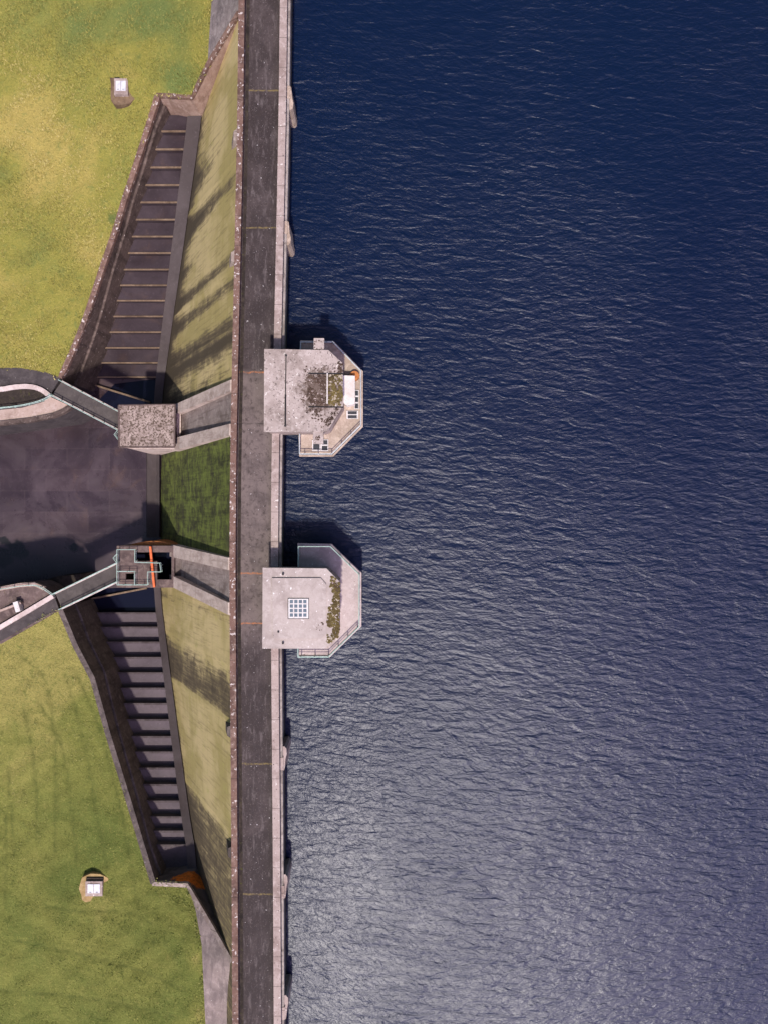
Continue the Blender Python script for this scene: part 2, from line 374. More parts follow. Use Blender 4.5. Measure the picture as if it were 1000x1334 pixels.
# --- wet floors
def wet(name, c1, c2, c3, r_lo, r_hi, slab=False, rust=0.0, ior=1.45):
    t = NT(name, 0.4, 0.5 if slab else 0.12); t.b.inputs['IOR'].default_value = ior
    big = t.noise(0.13, 5, 0.6, 0.8); md = t.noise(0.75, 5, 0.65, 0.7, w=2.0)
    c = t.mix(t.step(t.math('MULTIPLY_ADD', md, 0.25, big), 0.42, 0.86), c1, c2)
    c = t.mix(t.math('MULTIPLY', t.step(md, 0.4, 0.8), 0.5 if not slab else 0.3), c, c3)
    c = t.mix(t.math('MULTIPLY', t.step(t.noise(3.5, 4, 0.7, 0.3, w=6.0), 0.55, 0.75), 0.35), c, tuple(x * 1.9 for x in c2))
    if rust: c = t.mix(t.math('MULTIPLY', t.step(t.noise(0.3, 5, 0.6, 1.2, w=5.0), 0.5, 0.9), rust), c, (0.15, 0.085, 0.045))
    if slab:
        br = t.t.nodes.new('ShaderNodeTexBrick'); t.put(br.inputs['Vector'], t.g)
        br.inputs['Scale'].default_value = 0.085; br.inputs['Mortar Size'].default_value = 0.0016; br.inputs['Mortar Smooth'].default_value = 0.3
        br.inputs['Color1'].default_value = (0.0, 0, 0, 1); br.inputs['Color2'].default_value = (1, 1, 1, 1); br.inputs['Mortar'].default_value = (0.5, .5, .5, 1)
        c = t.mix(t.math('MULTIPLY', br.outputs['Fac'], t.step(md, 0.35, 0.6, 0.1, 0.55)), c, (0.16, 0.12, 0.11))
        c = t.mix(t.math('MULTIPLY', br.outputs['Color'], 0.22), c, (0.13, 0.09, 0.088))
        bl = t.attr('blot')
        c = t.mix(t.math('MULTIPLY', t.attr('dark_mask'), 0.75), c, (0.017, 0.012, 0.014))
        c = t.mix(t.step(t.math('ADD', bl, t.math('MULTIPLY', t.math('SUBTRACT', t.noise(1.1, 4, 0.65), 0.5), 0.9)), 0.35, 0.6), c, (0.008, 0.007, 0.008))
    t.color(c)
    t.rough(t.step(t.math('ADD', t.math('MULTIPLY', big, 0.75), t.math('MULTIPLY', md, 0.25)), 0.3, 0.7, r_lo, r_hi))
    t.bump(t.noise(4, 4, 0.6), 0.12, 0.03)
    return t.m
M['basin'] = wet('wet_basin_floor', (0.021, 0.013, 0.018), (0.062, 0.042, 0.049), (0.013, 0.009, 0.011), 0.14, 0.42, True, 0.4, 1.5)
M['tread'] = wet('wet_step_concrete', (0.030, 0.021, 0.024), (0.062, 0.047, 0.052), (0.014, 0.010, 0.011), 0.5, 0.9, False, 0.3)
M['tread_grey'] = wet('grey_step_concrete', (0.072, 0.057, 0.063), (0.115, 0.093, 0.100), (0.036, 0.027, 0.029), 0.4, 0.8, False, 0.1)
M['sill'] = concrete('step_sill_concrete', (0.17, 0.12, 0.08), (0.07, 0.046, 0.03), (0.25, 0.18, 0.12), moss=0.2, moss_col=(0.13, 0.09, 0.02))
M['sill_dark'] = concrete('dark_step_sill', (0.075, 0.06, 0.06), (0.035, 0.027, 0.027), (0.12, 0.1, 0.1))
M['fillet'] = wet('toe_fillet_concrete', (0.052, 0.041, 0.039), (0.085, 0.07, 0.068), (0.028, 0.021, 0.02), 0.7, 0.95, False, 0.1)
t = NT('still_pool_water', 0.05, 0.5); t.b.inputs['IOR'].default_value = 1.333; t.color((0.006, 0.007, 0.016)); t.bump(t.noise(1.2, 3), 0.03, 0.05); M['pool'] = t.m
t = NT('dark_void', 0.9, 0.1); t.color(t.mix(t.noise(1.0), (0.006, 0.006, 0.008), (0.014, 0.012, 0.012))); M['void'] = t.m

# orange algae on the shaded wing wall
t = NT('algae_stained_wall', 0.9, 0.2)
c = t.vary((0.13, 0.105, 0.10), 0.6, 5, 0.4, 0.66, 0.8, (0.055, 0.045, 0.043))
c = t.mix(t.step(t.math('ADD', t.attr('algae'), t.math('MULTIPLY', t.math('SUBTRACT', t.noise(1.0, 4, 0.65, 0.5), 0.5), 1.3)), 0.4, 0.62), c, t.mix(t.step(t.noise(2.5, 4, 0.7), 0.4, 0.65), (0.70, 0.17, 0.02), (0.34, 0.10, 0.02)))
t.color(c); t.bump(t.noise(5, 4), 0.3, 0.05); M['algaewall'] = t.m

# --- road on the crest: slabs with mossy and rusty joints
JOINTS = [(118, 0), (297, 0), (485, 1), (552, 2), (747, 1), (812, 1), (995, 0), (1165, 0)]
t = NT('crest_road_surface', 0.85, 0.3); S = t.sep()
c = t.vary((0.030, 0.0215, 0.020), 0.3, 5, 0.42, 0.66, 0.9, (0.060, 0.045, 0.042))
c = t.mix(t.math('MULTIPLY', t.step(t.noise(1.0, 5, 0.68, 0.3, vec=t.map(scale=(2.4, 0.5, 1))), 0.5, 0.7), 0.6), c, (0.125, 0.103, 0.097))
c = t.vary(c, 4.5, 4, 0.5, 0.7, 0.55, (0.034, 0.028, 0.029))
mid = t.math('MULTIPLY', t.step(S[1], -15, -11, 0, 1), t.step(S[1], 14, 15.2, 1, 0))
mid = t.math('MULTIPLY', mid, t.step(t.noise(0.5, 6, 0.7), 0.3, 0.6, 0.3, 0.9))
c = t.mix(mid, c, (0.145, 0.113, 0.10))
c = t.mix(t.math('MULTIPLY', t.step(t.noise(2.2, 5, 0.75, 0.4, w=9.), 0.50, 0.66), 0.8), c, (0.036, 0.026, 0.023))
c = t.mix(t.math('MULTIPLY', t.step(t.noise(5.5, 4, 0.75, 0.2, w=2.), 0.56, 0.68), 0.7), c, (0.15, 0.122, 0.11))
c = t.mix(t.math('MULTIPLY', t.step(t.noise(3.0, 3, 0.65, 0, w=4.), 0.665, 0.70), 0.8), c, (0.5, 0.47, 0.45))
for py, k in JOINTS:
    yy = -(py - 667) * 0.08
    dd = t.math('ABSOLUTE', t.math('SUBTRACT', t.math('ADD', S[1], t.math('MULTIPLY', t.math('SUBTRACT', t.noise(1.6, 3), 0.5), 0.3)), yy))
    rag = t.step(t.noise(3, 3, w=py), 0.36, 0.58, 0.2, 1)
    c = t.mix(t.math('MULTIPLY', t.step(dd, 0.04, 0.12, 0.8, 0), rag), c, [(0.16, 0.12, 0.045), (0.34, 0.13, 0.05), (0.03, 0.025, 0.02)][k])
t.color(c); t.bump(t.noise(5, 5, 0.65), 0.3, 0.05)
M['road'] = t.m

# ------------------------------------------------------------------ dam crest line (gently curved in plan)
CY = [-400, 0, 150, 300, 450, 600, 750, 900, 1050, 1200, 1334, 1700]
CX = [317, 311, 309.3, 306.3, 303, 300, 299, 300, 301.3, 302.3, 303, 304.5]
_wy = [-(y - 667) * 0.079 for y in CY][::-1]; _wx = [(x - 500) * 0.079 for x in CX][::-1]
_k = np.convolve(np.interp(np.arange(-90, 92, 1.0), _wy, _wx), np.ones(9) / 9, 'same'); _ky = np.arange(-90, 92, 1.0)
def x0(Y): return float(np.interp(Y, _ky[5:-5], _k[5:-5]))
YS = list(np.arange(-72, 82.01, 2.0))
Y_LO, Y_HI = -72, 82
SL = 0.57

dam = thing('dam', 'long pale concrete gravity dam with road crest between lake and spillway basin', 'dam', (x0(0) + 2.5, 0, 0))
def sweep_profile(name, prof, mat, parent, ys=YS, label=None):
    bm = NB(); sweep(bm, [[Vector((x0(y) + dx, y, CREST + h)) for dx, h in prof] for y in ys])
    return obj(name, bm, mat, parent, label=label)
# body: only the core behind the faces (solid block from road down)
sweep_profile('body', [(0.25, -0.06), (4.95, -0.06), (4.95, -34), (0.25 - SL * 0, -34)], M['shaft'], dam, label='dark wet upstream wall of the dam above the water')
sweep_profile('parapet', [(0, 1.0), (0.62, 1.0), (0.62, 0.92), (0.58, -0.05), (0.04, -0.05), (0.0, 0.85)], M['lichened'], dam, label='reddish parapet speckled with white lichen on the downstream side')
sweep_profile('parapet', [(4.27, 1.05), (5.02, 1.05), (5.02, 0.82), (4.92, 0.82), (4.92, -0.05), (4.36, -0.05), (4.36, 0.85), (4.27, 0.85)], M['coping'], dam, label='pale smooth parapet along the water side')
sweep_profile('ledge', [(4.97, 0.1), (5.22, 0.06), (5.22, -0.35), (4.97, -0.35)], M['shaft'], dam)
# road
bm = NB(); sweep(bm, [[Vector((x0(y) + dx, y, CREST + h)) for dx, h in [(0.55, 0.0), (2.4, 0.04), (4.4, 0.0)]] for y in YS], closed=False)
struct(obj('road', bm, M['road']))
bm = NB(); sweep(bm, [[Vector((x0(y) + dx, y, CREST + h)) for dx, h in [(0.64, 0.012), (0.64, 0.02), (0.98, 0.028), (0.98, 0.016)]] for y in YS])  # dark strip: the parapet's shadow put into the gutter colour
obj('gutter', bm, M['soil'], dam, label='dark gutter beside the lichened parapet, its shadow painted in')

# downstream face with attributes for stains, algae and painted wing-wall shade
def depth_at(Y):            # how deep the face goes at this station
    return interp(Y, [-80, -50, -44, -35, -12, 14, 33, 47, 54, 90], [6, 9, 13, 16, 28.5, 28.5, 19, 14, 9, 6])
RIDGES = [37.5, 25.9, 19.3, 1.35, -16.1, -22.2, -33.6]
def g(y, c, s): return math.exp(-((y - c) / s) ** 2)
bm = NB(); ysf = np.arange(-64, 70.01, 0.3); NR = 46; rows = []; dark_mask = []; alg = []
hsh = np.interp(np.arange(0, 2000), np.arange(0, 2000, 3), rng.random(667))
for iy, y in enumerate(ysf):
    r = []
    D = depth_at(y) + 1.5
    for k in range(NR):
        s = k / (NR - 1); d = D * s
        rid = sum(g(y, c, 0.16) for c in RIDGES) * 0.10
        curve = max(0, s - 0.93) * 4.0
        r.append(Vector((x0(y) + 0.15 - SL * d - rid * 0.6 - curve, y, CREST - 0.05 - d + rid * 0.5)))
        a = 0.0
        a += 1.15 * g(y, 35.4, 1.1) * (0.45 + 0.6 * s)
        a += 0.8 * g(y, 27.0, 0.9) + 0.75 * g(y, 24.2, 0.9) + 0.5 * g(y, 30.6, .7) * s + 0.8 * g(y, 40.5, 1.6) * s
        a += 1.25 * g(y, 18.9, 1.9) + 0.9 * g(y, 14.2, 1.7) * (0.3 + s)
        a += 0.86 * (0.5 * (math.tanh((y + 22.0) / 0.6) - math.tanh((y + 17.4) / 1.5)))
        a += 0.74 * (0.5 - 0.5 * math.tanh((y + 34.2) / 0.9))  # dark end zone: wing-wall shade put into the colour, with some staining
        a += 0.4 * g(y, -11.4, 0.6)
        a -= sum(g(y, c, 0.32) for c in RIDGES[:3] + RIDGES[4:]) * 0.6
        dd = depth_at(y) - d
        a += 1.1 * math.exp(-max(dd, 0) / 2.6) * (1.2 if y > 10 else 0.55)  # darker towards the toe, more so on the upper stretch
        dark_mask.append(a)
        al = 0.5 * (math.tanh((y + 5.0) / 0.5) - math.tanh((y - 9.2) / 0.5))
        alg.append(max(0, min(1, al)))
    rows.append(r)
sweep(bm, rows, closed=False)
fo = obj('spillway_face', bm, M['face'], dam, smooth=True, label='sloping downstream face streaked olive, tan and dark with algae and painted shade')
for nm, vals in (('dark_mask', dark_mask), ('algae', alg)):
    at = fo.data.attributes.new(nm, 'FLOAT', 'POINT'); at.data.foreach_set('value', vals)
# upstream pier noses
for py, px in ((133, 377), (307, 374.5), (985, 366.5), (1150, 367), (1306, 366.5), (1475, 368), (-40, 381)):
    bm = NB(); Y = -(py - 667) * 0.081; xw = x0(Y) + 5.0; up = 1 if py < 667 else -1
    pts = [(xw - 0.1, Y - 1.2), (xw + 0.36, Y - 1.3), (xw + 0.58, Y - 1.05), (xw + 0.62, Y - 0.5), (xw + 0.5, Y - 0.05), (xw + 0.38, Y + 1.1), (xw + 0.26, Y + 1.25), (xw - 0.1, Y + 1.25)]
    if up < 0: pts = [(a, 2 * Y - b) for a, b in pts]
    prism_xy(bm, pts, CREST - 8, CREST - 0.15)
    box(bm, (xw - 0.05, Y - 0.2 if up > 0 else Y - 1.1, CREST - 0.3), (xw + 0.3, Y + 1.1 if up > 0 else Y + 0.2, CREST + 0.12))
    obj('pier_nose', bm, M['deck_tan' if up > 0 else 'coping'], dam)
# small downstream buttresses under the parapet
for py in (185, 340, 948, 1103):
    bm = NB(); Y = -(py - 667) * 0.0815; xw = x0(Y)
    b = [Vector((xw + 0.2, Y - 0.85, CREST + 0.15)), Vector((xw - 0.55, Y - 0.45, CREST - 0.1)), Vector((xw - 0.55, Y + 0.45, CREST - 0.1)), Vector((xw + 0.2, Y + 0.85, CREST + 0.15))]
    c_ = [p + Vector((-0.9, 0, -3.2)) for p in b]
    sweep(bm, [c_, b]); obj('buttress', bm, M['coping' if py < 667 else 'wallgray'], dam)

# ------------------------------------------------------------------ reservoir
bm = NB(); xa, xb = -12, 400
vs = [bm.verts.new(v) for v in ((xa, -400, CREST - 3.9), (xb, -400, CREST - 3.9), (xb, 400, CREST - 3.9), (xa, 400, CREST - 3.9))]; bm.faces.new(vs)
struct(obj('water', bm, M['water']))

# ------------------------------------------------------------------ spillway cascades
UP_Y = [172, 195.5, 219, 242, 264.5, 287, 309, 330.5, 352, 372.5, 392.5, 413, 433.5, 454, 473.5, 492]
LO_Y = [798, 816.5, 836, 856, 876, 896, 916, 937, 959, 979, 1000, 1021.5, 1043, 1063.5, 1082, 1100]
UL = ([152, 172, 219, 265, 309, 352, 392, 433, 474, 492, 530], [223, 217, 201, 188, 173, 160, 147, 135, 122, 116, 104])
LL = ([760, 798, 840, 896, 940, 1020, 1100, 1135], [104, 116, 128, 144, 160, 187, 209, 218])
def toe_px(D): return 500 + (-199 - 7.1 * D) / (1 + D / 80.0)
def cascade(lines, left, h_first, h_last, up, label, matT, matS, y_end):
    n = len(lines); hs = list(np.linspace(h_first, h_last, n))
    t_ = thing('spillway_cascade', label, 'spillway', P(160, lines[n // 2], hs[n // 2]) - Vector((0, 0, 2)), 'stepped overflow channels below the dam')
    edge = []
    for k, (py, h) in enumerate(zip(lines, hs)):
        xl = interp(py, *left) - 6; xr = toe_px(-h) - 6
        a = P(xl, py, h); b = P(xr, py, h)
        if k == 0:
            pyp = y_end; yb = P(0, pyp, h).y
            c_ = P(interp(pyp, *left) - 8, pyp, h); d_ = P(toe_px(-h) - 2, pyp, h)
        else:
            pp = lines[k - 1]; hp = hs[k - 1]; q = P(interp(pp, *left) - 6, pp, hp); yb = q.y + (0.3 if up else -0.3)
            c_ = Vector((q.x, yb, 0)); d_ = Vector((b.x + 0.42 , yb, 0))
        bm = NB(); prism_xy(bm, [(a.x, a.y), (b.x, b.y), (d_.x, yb), (c_.x, yb)], h + CREST - 2.2, h + CREST)
        s_ = obj('step', bm, matT, t_)
        bm = NB(); dy = 0.15 if up else -0.2
        prism_xy(bm, [(a.x, a.y - dy * .12), (b.x + 0.02, b.y - dy * .12), (b.x + 0.02, b.y + dy * 1.1), (a.x, a.y + dy * 1.1)], h + CREST - (0.10 if up else 0.8), h + CREST + 0.09)
        obj('sill', bm, matS, s_)
    return hs
uh = cascade(UP_Y, UL, -13.0, -26.0, True, 'stepped spillway channel lit along its sills, between yellow grass bank and dam', M['tread'], M['sill'], 150)
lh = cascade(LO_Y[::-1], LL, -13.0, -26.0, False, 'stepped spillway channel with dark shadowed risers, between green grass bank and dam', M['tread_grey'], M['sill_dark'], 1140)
# toe fillets
def fillet(name, stations):
    bm = NB(); rows = []
    for py, h in stations:
        base = P(toe_px(-h) - 7.0, py, h); Y = base.y
        r = []
        for s in (0, .25, .5, .75, 1.0):
            d = -h - 0.16 * s ** 2.0
            xf = x0(Y) + 0.15 - SL * d
            xx = base.x + (xf - 0.06 - base.x) * (1 - (1 - s) ** 1.25)
            r.append(Vector((xx, Y, CREST + h + 0.14 + 0.16 * s ** 2.0)))
        rows.append(r)
    sweep(bm, rows, closed=False); return obj(name, bm, M['fillet'], dam, smooth=True)
fillet('toe_fillet', [(152, -12.3)] + [(y, h + 0.1) for y, h in zip(UP_Y, uh)] + [(510, -26.5), (526, -26.8)])
fillet('toe_fillet', [(1135, -12.0)] + [(y, h + 0.1) for y, h in zip(LO_Y[::-1], lh)] + [(780, -26.5), (764, -26.8)])
bm = NB(); sweep(bm, [[P(191, y, -27.05), P(192, y, -26.6), P(204, y, -26.45), P(208, y, -26.1)] for y in (586, 620, 660, 700)], closed=False)
obj('toe_apron', bm, M['fillet'], dam)

# ------------------------------------------------------------------ basin floor
blots = [(22, 716, 13), (30, 722, 7), (5, 705, 7), (4, 726, 14), (95, 712, 6)]
bm, bp = sheet([(-320, 440), (235, 440), (235, 860), (-320, 860)], lambda x, y: -27.0, 8)
o = struct(obj('basin_floor', bm, M['basin']))
at = o.data.attributes.new('blot', 'FLOAT', 'POINT')
at.data.foreach_set('value', [max([0] + [1.15 * math.exp(-((x - a) ** 2 + (y - b) ** 2) / r ** 2) for a, b, r in blots]) for x, y in bp])
put_d = o.data.attributes.new('dark_mask', 'FLOAT', 'POINT')
put_d.data.foreach_set('value', [min(1, sum(k * math.exp(-((x - a) ** 2 + (y - b) ** 2) / r ** 2) for a, b, r, k in ((20, 570, 45, .8), (110, 560, 35, .8), (190, 560, 25, .7), (50, 745, 40, .9), (120, 725, 35, .7), (10, 650, 25, .3), (-80, 650, 70, .5)))) for x, y in bp])  # soft darker patches, mostly along the basin edges
# still water standing at the foot of the upper cascade
bm = NB(); vs = [bm.verts.new(P(x, y, -26.93)) for x, y in ((150, 500), (218, 492), (216, 540), (196, 560), (150, 540), (130, 520))]; bm.faces.new(vs)
struct(obj('pool_water', bm, M['pool']))
bm = NB(); vs = [bm.verts.new(P(x, y, -26.93)) for x, y in ((112, 768), (200, 764), (206, 800), (112, 800))]; bm.faces.new(vs)
struct(obj('pool_water', bm, M['pool']))
for lab, pts in (('thin rusty sill crossing the pool below the yellow bank', [(112, 498), (150, 510), (196, 524)]), ('thin dark sill crossing the pool below the green bank', [(108, 782), (146, 775), (192, 766)])):
    bm = NB(); strip_wall(bm, [P(x, y, -26.75) for x, y in pts], -0.12, 0.12, 0.25, 0.6)
    tag(obj('weir_sill', bm, M['sill']), lab, 'weir')

# ------------------------------------------------------------------ retaining walls beside the cascades
UA = [(204, 126, -9.5), (190, 172, -11.2), (176, 216, -12.4), (162, 258, -13.6), (150, 298, -14.5), (134, 344, -15.4), (121, 384, -16.0), (108, 422, -16.6), (93, 459, -17.1), (78, 492, -17.4)]
LA = [(78, 794, -17.4), (98, 842, -16.9), (120, 884, -16.0), (130, 920, -15.3), (140, 956, -14.5), (153, 998, -13.5), (166, 1040, -12.5), (181, 1090, -11.2), (199, 1150, -9.6)]
def ret_wall(line, label, flo, mats, side, copmat, nm='retaining_wall'):
    pts = densify([P(*p) for p in line], 1.2)
    t_ = thing(nm, label, 'retaining wall', pts[len(pts) // 2] - Vector((0, 0, 8)), 'walls between the grass banks and the stepped channels')
    s = side
    def fl(i): return pts[i].z - flo(pts[i].y) + 0
    def mid(i): return pts[i].z + (flo(pts[i].y) - pts[i].z) * 0.42
    bm = NB(); strip_wall(bm, pts, -0.15 * s, 0.5 * s, 0.28, 0.35); obj('coping', bm, copmat, t_, label='narrow coping dotted with white lichen')
    bm = NB(); strip_wall(bm, pts, -0.08 * s, 0.42 * s, -0.345, lambda i: mid(i) - 0.4); obj('upper_wall', bm, mats[0], t_)
    nn = normals2d(pts)
    bm = NB(); rows = []
    for i, (p, n) in enumerate(zip(pts, nn)):
        m = mid(i); f = flo(p.y) - 2.0
        prof = [(0.3, m - 0.5), (0.3, m - 0.02), (0.47, m - 0.02), (0.47, m - 0.12), (0.5, m - 0.12), (0.5, m), (0.68, m), (0.72, m - 0.1), (0.72, f), (0.3, f)]
        rows.append([Vector((p.x + n.x * a * s, p.y + n.y * a * s, z)) for a, z in prof])
    sweep(bm, rows); obj('lower_wall', bm, mats[1], t_)
    return t_
ufY = [P(0, y, h).y for y, h in zip(UP_Y, uh)]; lfY = [P(0, y, h).y for y, h in zip(LO_Y[::-1], lh)]
ufl = lambda Y: CREST + interp(Y, ufY[::-1], uh[::-1]); lfl = lambda Y: CREST + interp(Y, lfY, lh)
ret_wall(UA, 'brown weathered retaining wall with lichened coping beside the yellow grass bank', ufl, (M['wallbrown'], M['wallbrown']), 1, M['lichened'])
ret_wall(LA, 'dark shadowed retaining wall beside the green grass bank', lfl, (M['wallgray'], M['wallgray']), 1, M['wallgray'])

# wing walls
def wing(line, label, mat, capmat, base, algae=None):
    pts = densify([P(*p) for p in line], 0.9)
    t_ = thing('wing_wall', label, 'wing wall', pts[len(pts) // 3] - Vector((0, 0, 5)), 'wing walls at the ends of the spillway')
    bm = NB(); nn = normals2d(pts); rows = []
    for p, n in zip(pts, nn):
        rows.append([Vector((p.x + n.x * 0.1, p.y + n.y * 0.1, p.z + (base - p.z) * k / 12 - 0.2)) for k in range(13)])
    sweep(bm, rows, closed=False)
    o = obj('wall', bm, mat, t_)
    if algae:
        at = o.data.attributes.new('algae', 'FLOAT', 'POINT'); at.data.foreach_set('value', [algae(*v) for r in rows for v in r])
    bm = NB(); strip_wall(bm, pts, -0.28, 0.18, 0.2, 0.25); obj('coping', bm, capmat, t_)
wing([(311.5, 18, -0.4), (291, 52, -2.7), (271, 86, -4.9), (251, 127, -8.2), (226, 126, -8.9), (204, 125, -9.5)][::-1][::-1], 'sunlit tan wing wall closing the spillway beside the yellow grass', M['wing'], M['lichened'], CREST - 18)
def orange_patch(x, y, z):
    return 1.0 * math.exp(-((x + 23.2) / 1.9) ** 2 - ((z - (CREST - 9.9)) / 1.3) ** 2) + 0.6 * math.exp(-((x + 21.6) / 1.0) ** 2 - ((z - (CREST - 9.4)) / 1.6) ** 2)
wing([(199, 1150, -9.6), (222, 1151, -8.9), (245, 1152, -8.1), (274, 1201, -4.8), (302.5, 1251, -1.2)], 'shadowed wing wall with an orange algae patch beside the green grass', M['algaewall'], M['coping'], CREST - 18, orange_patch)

# ------------------------------------------------------------------ grass banks, abutment slabs
UG = [(-300, -300), (280, -300), (276, 0), (272, 60), (271, 86), (251, 127), (204, 125.5)] + [p[:2] for p in UA[1:]] + [(62, 487), (50, 483), (25, 479), (0, 479), (-300, 470)]
uctrl = UA + [(271, 86, -4.95), (251, 127, -8.2), (226, 126, -8.9), (272, 60, -4.5), (276, 0, -4.2), (278, -150, -3.8), (280, -300, -3.5), (160, 115, -10.4), (0, 0, -12.0), (-300, -300, -11), (0, 479, -17.1), (50, 483, -17.1), (-300, 470, -17.3), (0, 240, -15.6), (100, 0, -10.5), (-300, 240, -15.8)]
uf = rbf(uctrl)
def wob(x, y): return 0.10 * math.sin(x * .11 + 1.3 * math.sin(y * .05)) * math.sin(y * .13 + x * .02) + 0.05 * math.sin(x * .23 + 2.1 * math.sin(y * .09)) * math.sin(y * .29 + 1.7 * math.sin(x * .13))
def edge_fade(poly):
    a = np.array([tuple(q) for q in densify([Vector((p[0], p[1])) for p in poly], 4)])
    return lambda x, y: min(1, math.sqrt(((a - (x, y)) ** 2).sum(1).min()) / 14)
ue = edge_fade(UG[2:])
bm, bp = sheet(UG, lambda x, y: uf(x, y) + wob(x, y) * ue(x, y), 5)
o = struct(obj('grass_bank', bm, M['grass_dry'], smooth=True), 'rough yellow grass bank')
def ublob(x, y):
    v = 0.44 + 0.12 * math.exp(-((y - 20) / 90) ** 2)
    for a, b, r, k in ((215, 25, 38, .75), (232, 108, 28, .6), (150, 10, 40, .3), (5, 225, 22, .55), (130, 20, 30, .2), (75, 330, 60, .15), (40, 20, 45, .2), (148, 285, 7, .7), (70, 420, 60, .15), (50, 200, 70, -.3), (120, 330, 30, -.3), (90, 60, 30, .2), (190, 90, 25, .3), (30, 340, 30, .2), (20, 140, 40, -.2)):
        v += k * math.exp(-((x - a) ** 2 + (y - b) ** 2) / r ** 2)
    return v
def put_attr(o, nm, vals):
    at = o.data.attributes.new(nm, 'FLOAT', 'POINT'); at.data.foreach_set('value', vals)
put_attr(o, 'lush', [ublob(x, y) for x, y in bp]); put_attr(o, 'worn', [0.9 * math.exp(-((x - 148) ** 2 + (y - 285) ** 2) / 50) for x, y in bp])
LG = [(-300, 965), (0, 838), (78, 795)] + [p[:2] for p in LA[1:]] + [(222, 1151), (245, 1153), (255, 1185), (263, 1230), (268, 1334), (270, 1650), (-300, 1650)]
lctrl = LA + [(245, 1152, -8.15), (222, 1151, -8.9), (255, 1185, -7.0), (263, 1230, -5.2), (268, 1334, -4.2), (270, 1650, -3.8), (125, 1155, -11.2), (0, 1334, -11.8), (-300, 1650, -11), (0, 838, -17.2), (-300, 965, -17.3), (0, 1080, -15.0), (100, 1334, -9.5), (-300, 1200, -15)]
lf = rbf(lctrl); le = edge_fade(LG[:-2])
TR = [[(22, 850), (62, 880), (72, 960), (74, 1060), (70, 1130)], [(8, 1060), (6, 1180)], [(60, 1180), (110, 1190), (170, 1185), (215, 1215)], [(20, 1225), (90, 1240), (180, 1262), (240, 1290)], [(0, 1290), (120, 1300), (230, 1325)], [(50, 915), (80, 960), (92, 1040), (100, 1120)], [(85, 880), (110, 960), (122, 1040), (140, 1130)], [(95, 870), (125, 930), (148, 1010), (165, 1090), (180, 1180)], [(30, 920), (45, 980), (50, 1100)], [(10, 1000), (20, 1120)]]
TRP = [np.array([tuple(q) for q in densify(smooth_line([Vector(p) for p in t_]), 3)]) for t_ in TR]
def track(x, y):
    return max(math.exp(-((a - (x, y)) ** 2).sum(1).min() / 6.0) for a in TRP)
bm, bp = sheet(LG, lambda x, y: lf(x, y) + (wob(x, y) - 0.08 * track(x, y)) * le(x, y), 4)
o = struct(obj('grass_bank', bm, M['grass_green'], smooth=True), 'greener mown grass bank')
def lblob(x, y):
    v = 0.5 + 0.22 * min(1, max(0, (y - 1050) / 150))
    for a, b, r, k in ((60, 860, 60, -.35), (0, 900, 60, -.3), (60, 1000, 50, -.25), (130, 1180, 30, -.3), (85, 1140, 25, .35), (205, 1180, 40, .2), (20, 1020, 30, -.2), (230, 1200, 22, -.3), (256, 1250, 10, -.5), (262, 1320, 10, -.5), (125, 1100, 30, .25)):
        v += k * math.exp(-((x - a) ** 2 + (y - b) ** 2) / r ** 2)
    return v
mole = [(175, 1245), (190, 1233), (191, 1227), (200, 1228), (161, 1242), (150, 1250), (134, 1256), (118, 1262), (217, 1232), (240, 1225), (210, 1276), (206, 1277)]
put_attr(o, 'lush', [lblob(x, y) for x, y in bp])
put_attr(o, 'worn', [max(0.95 * track(x, y), max(1.6 * math.exp(-((x - a) ** 2 + (y - b) ** 2) / 3.0) for a, b in mole)) for x, y in bp])
def tuft_mat(name, cols):
    t = NT(name, 0.85, 0.15); a = t.attr('tint')
    c = t.mix(t.step(a, 0.0, 0.5), cols[0], cols[1]); c = t.mix(t.step(a, 0.5, 1.0), c, cols[2])
    t.color(c); return t.m
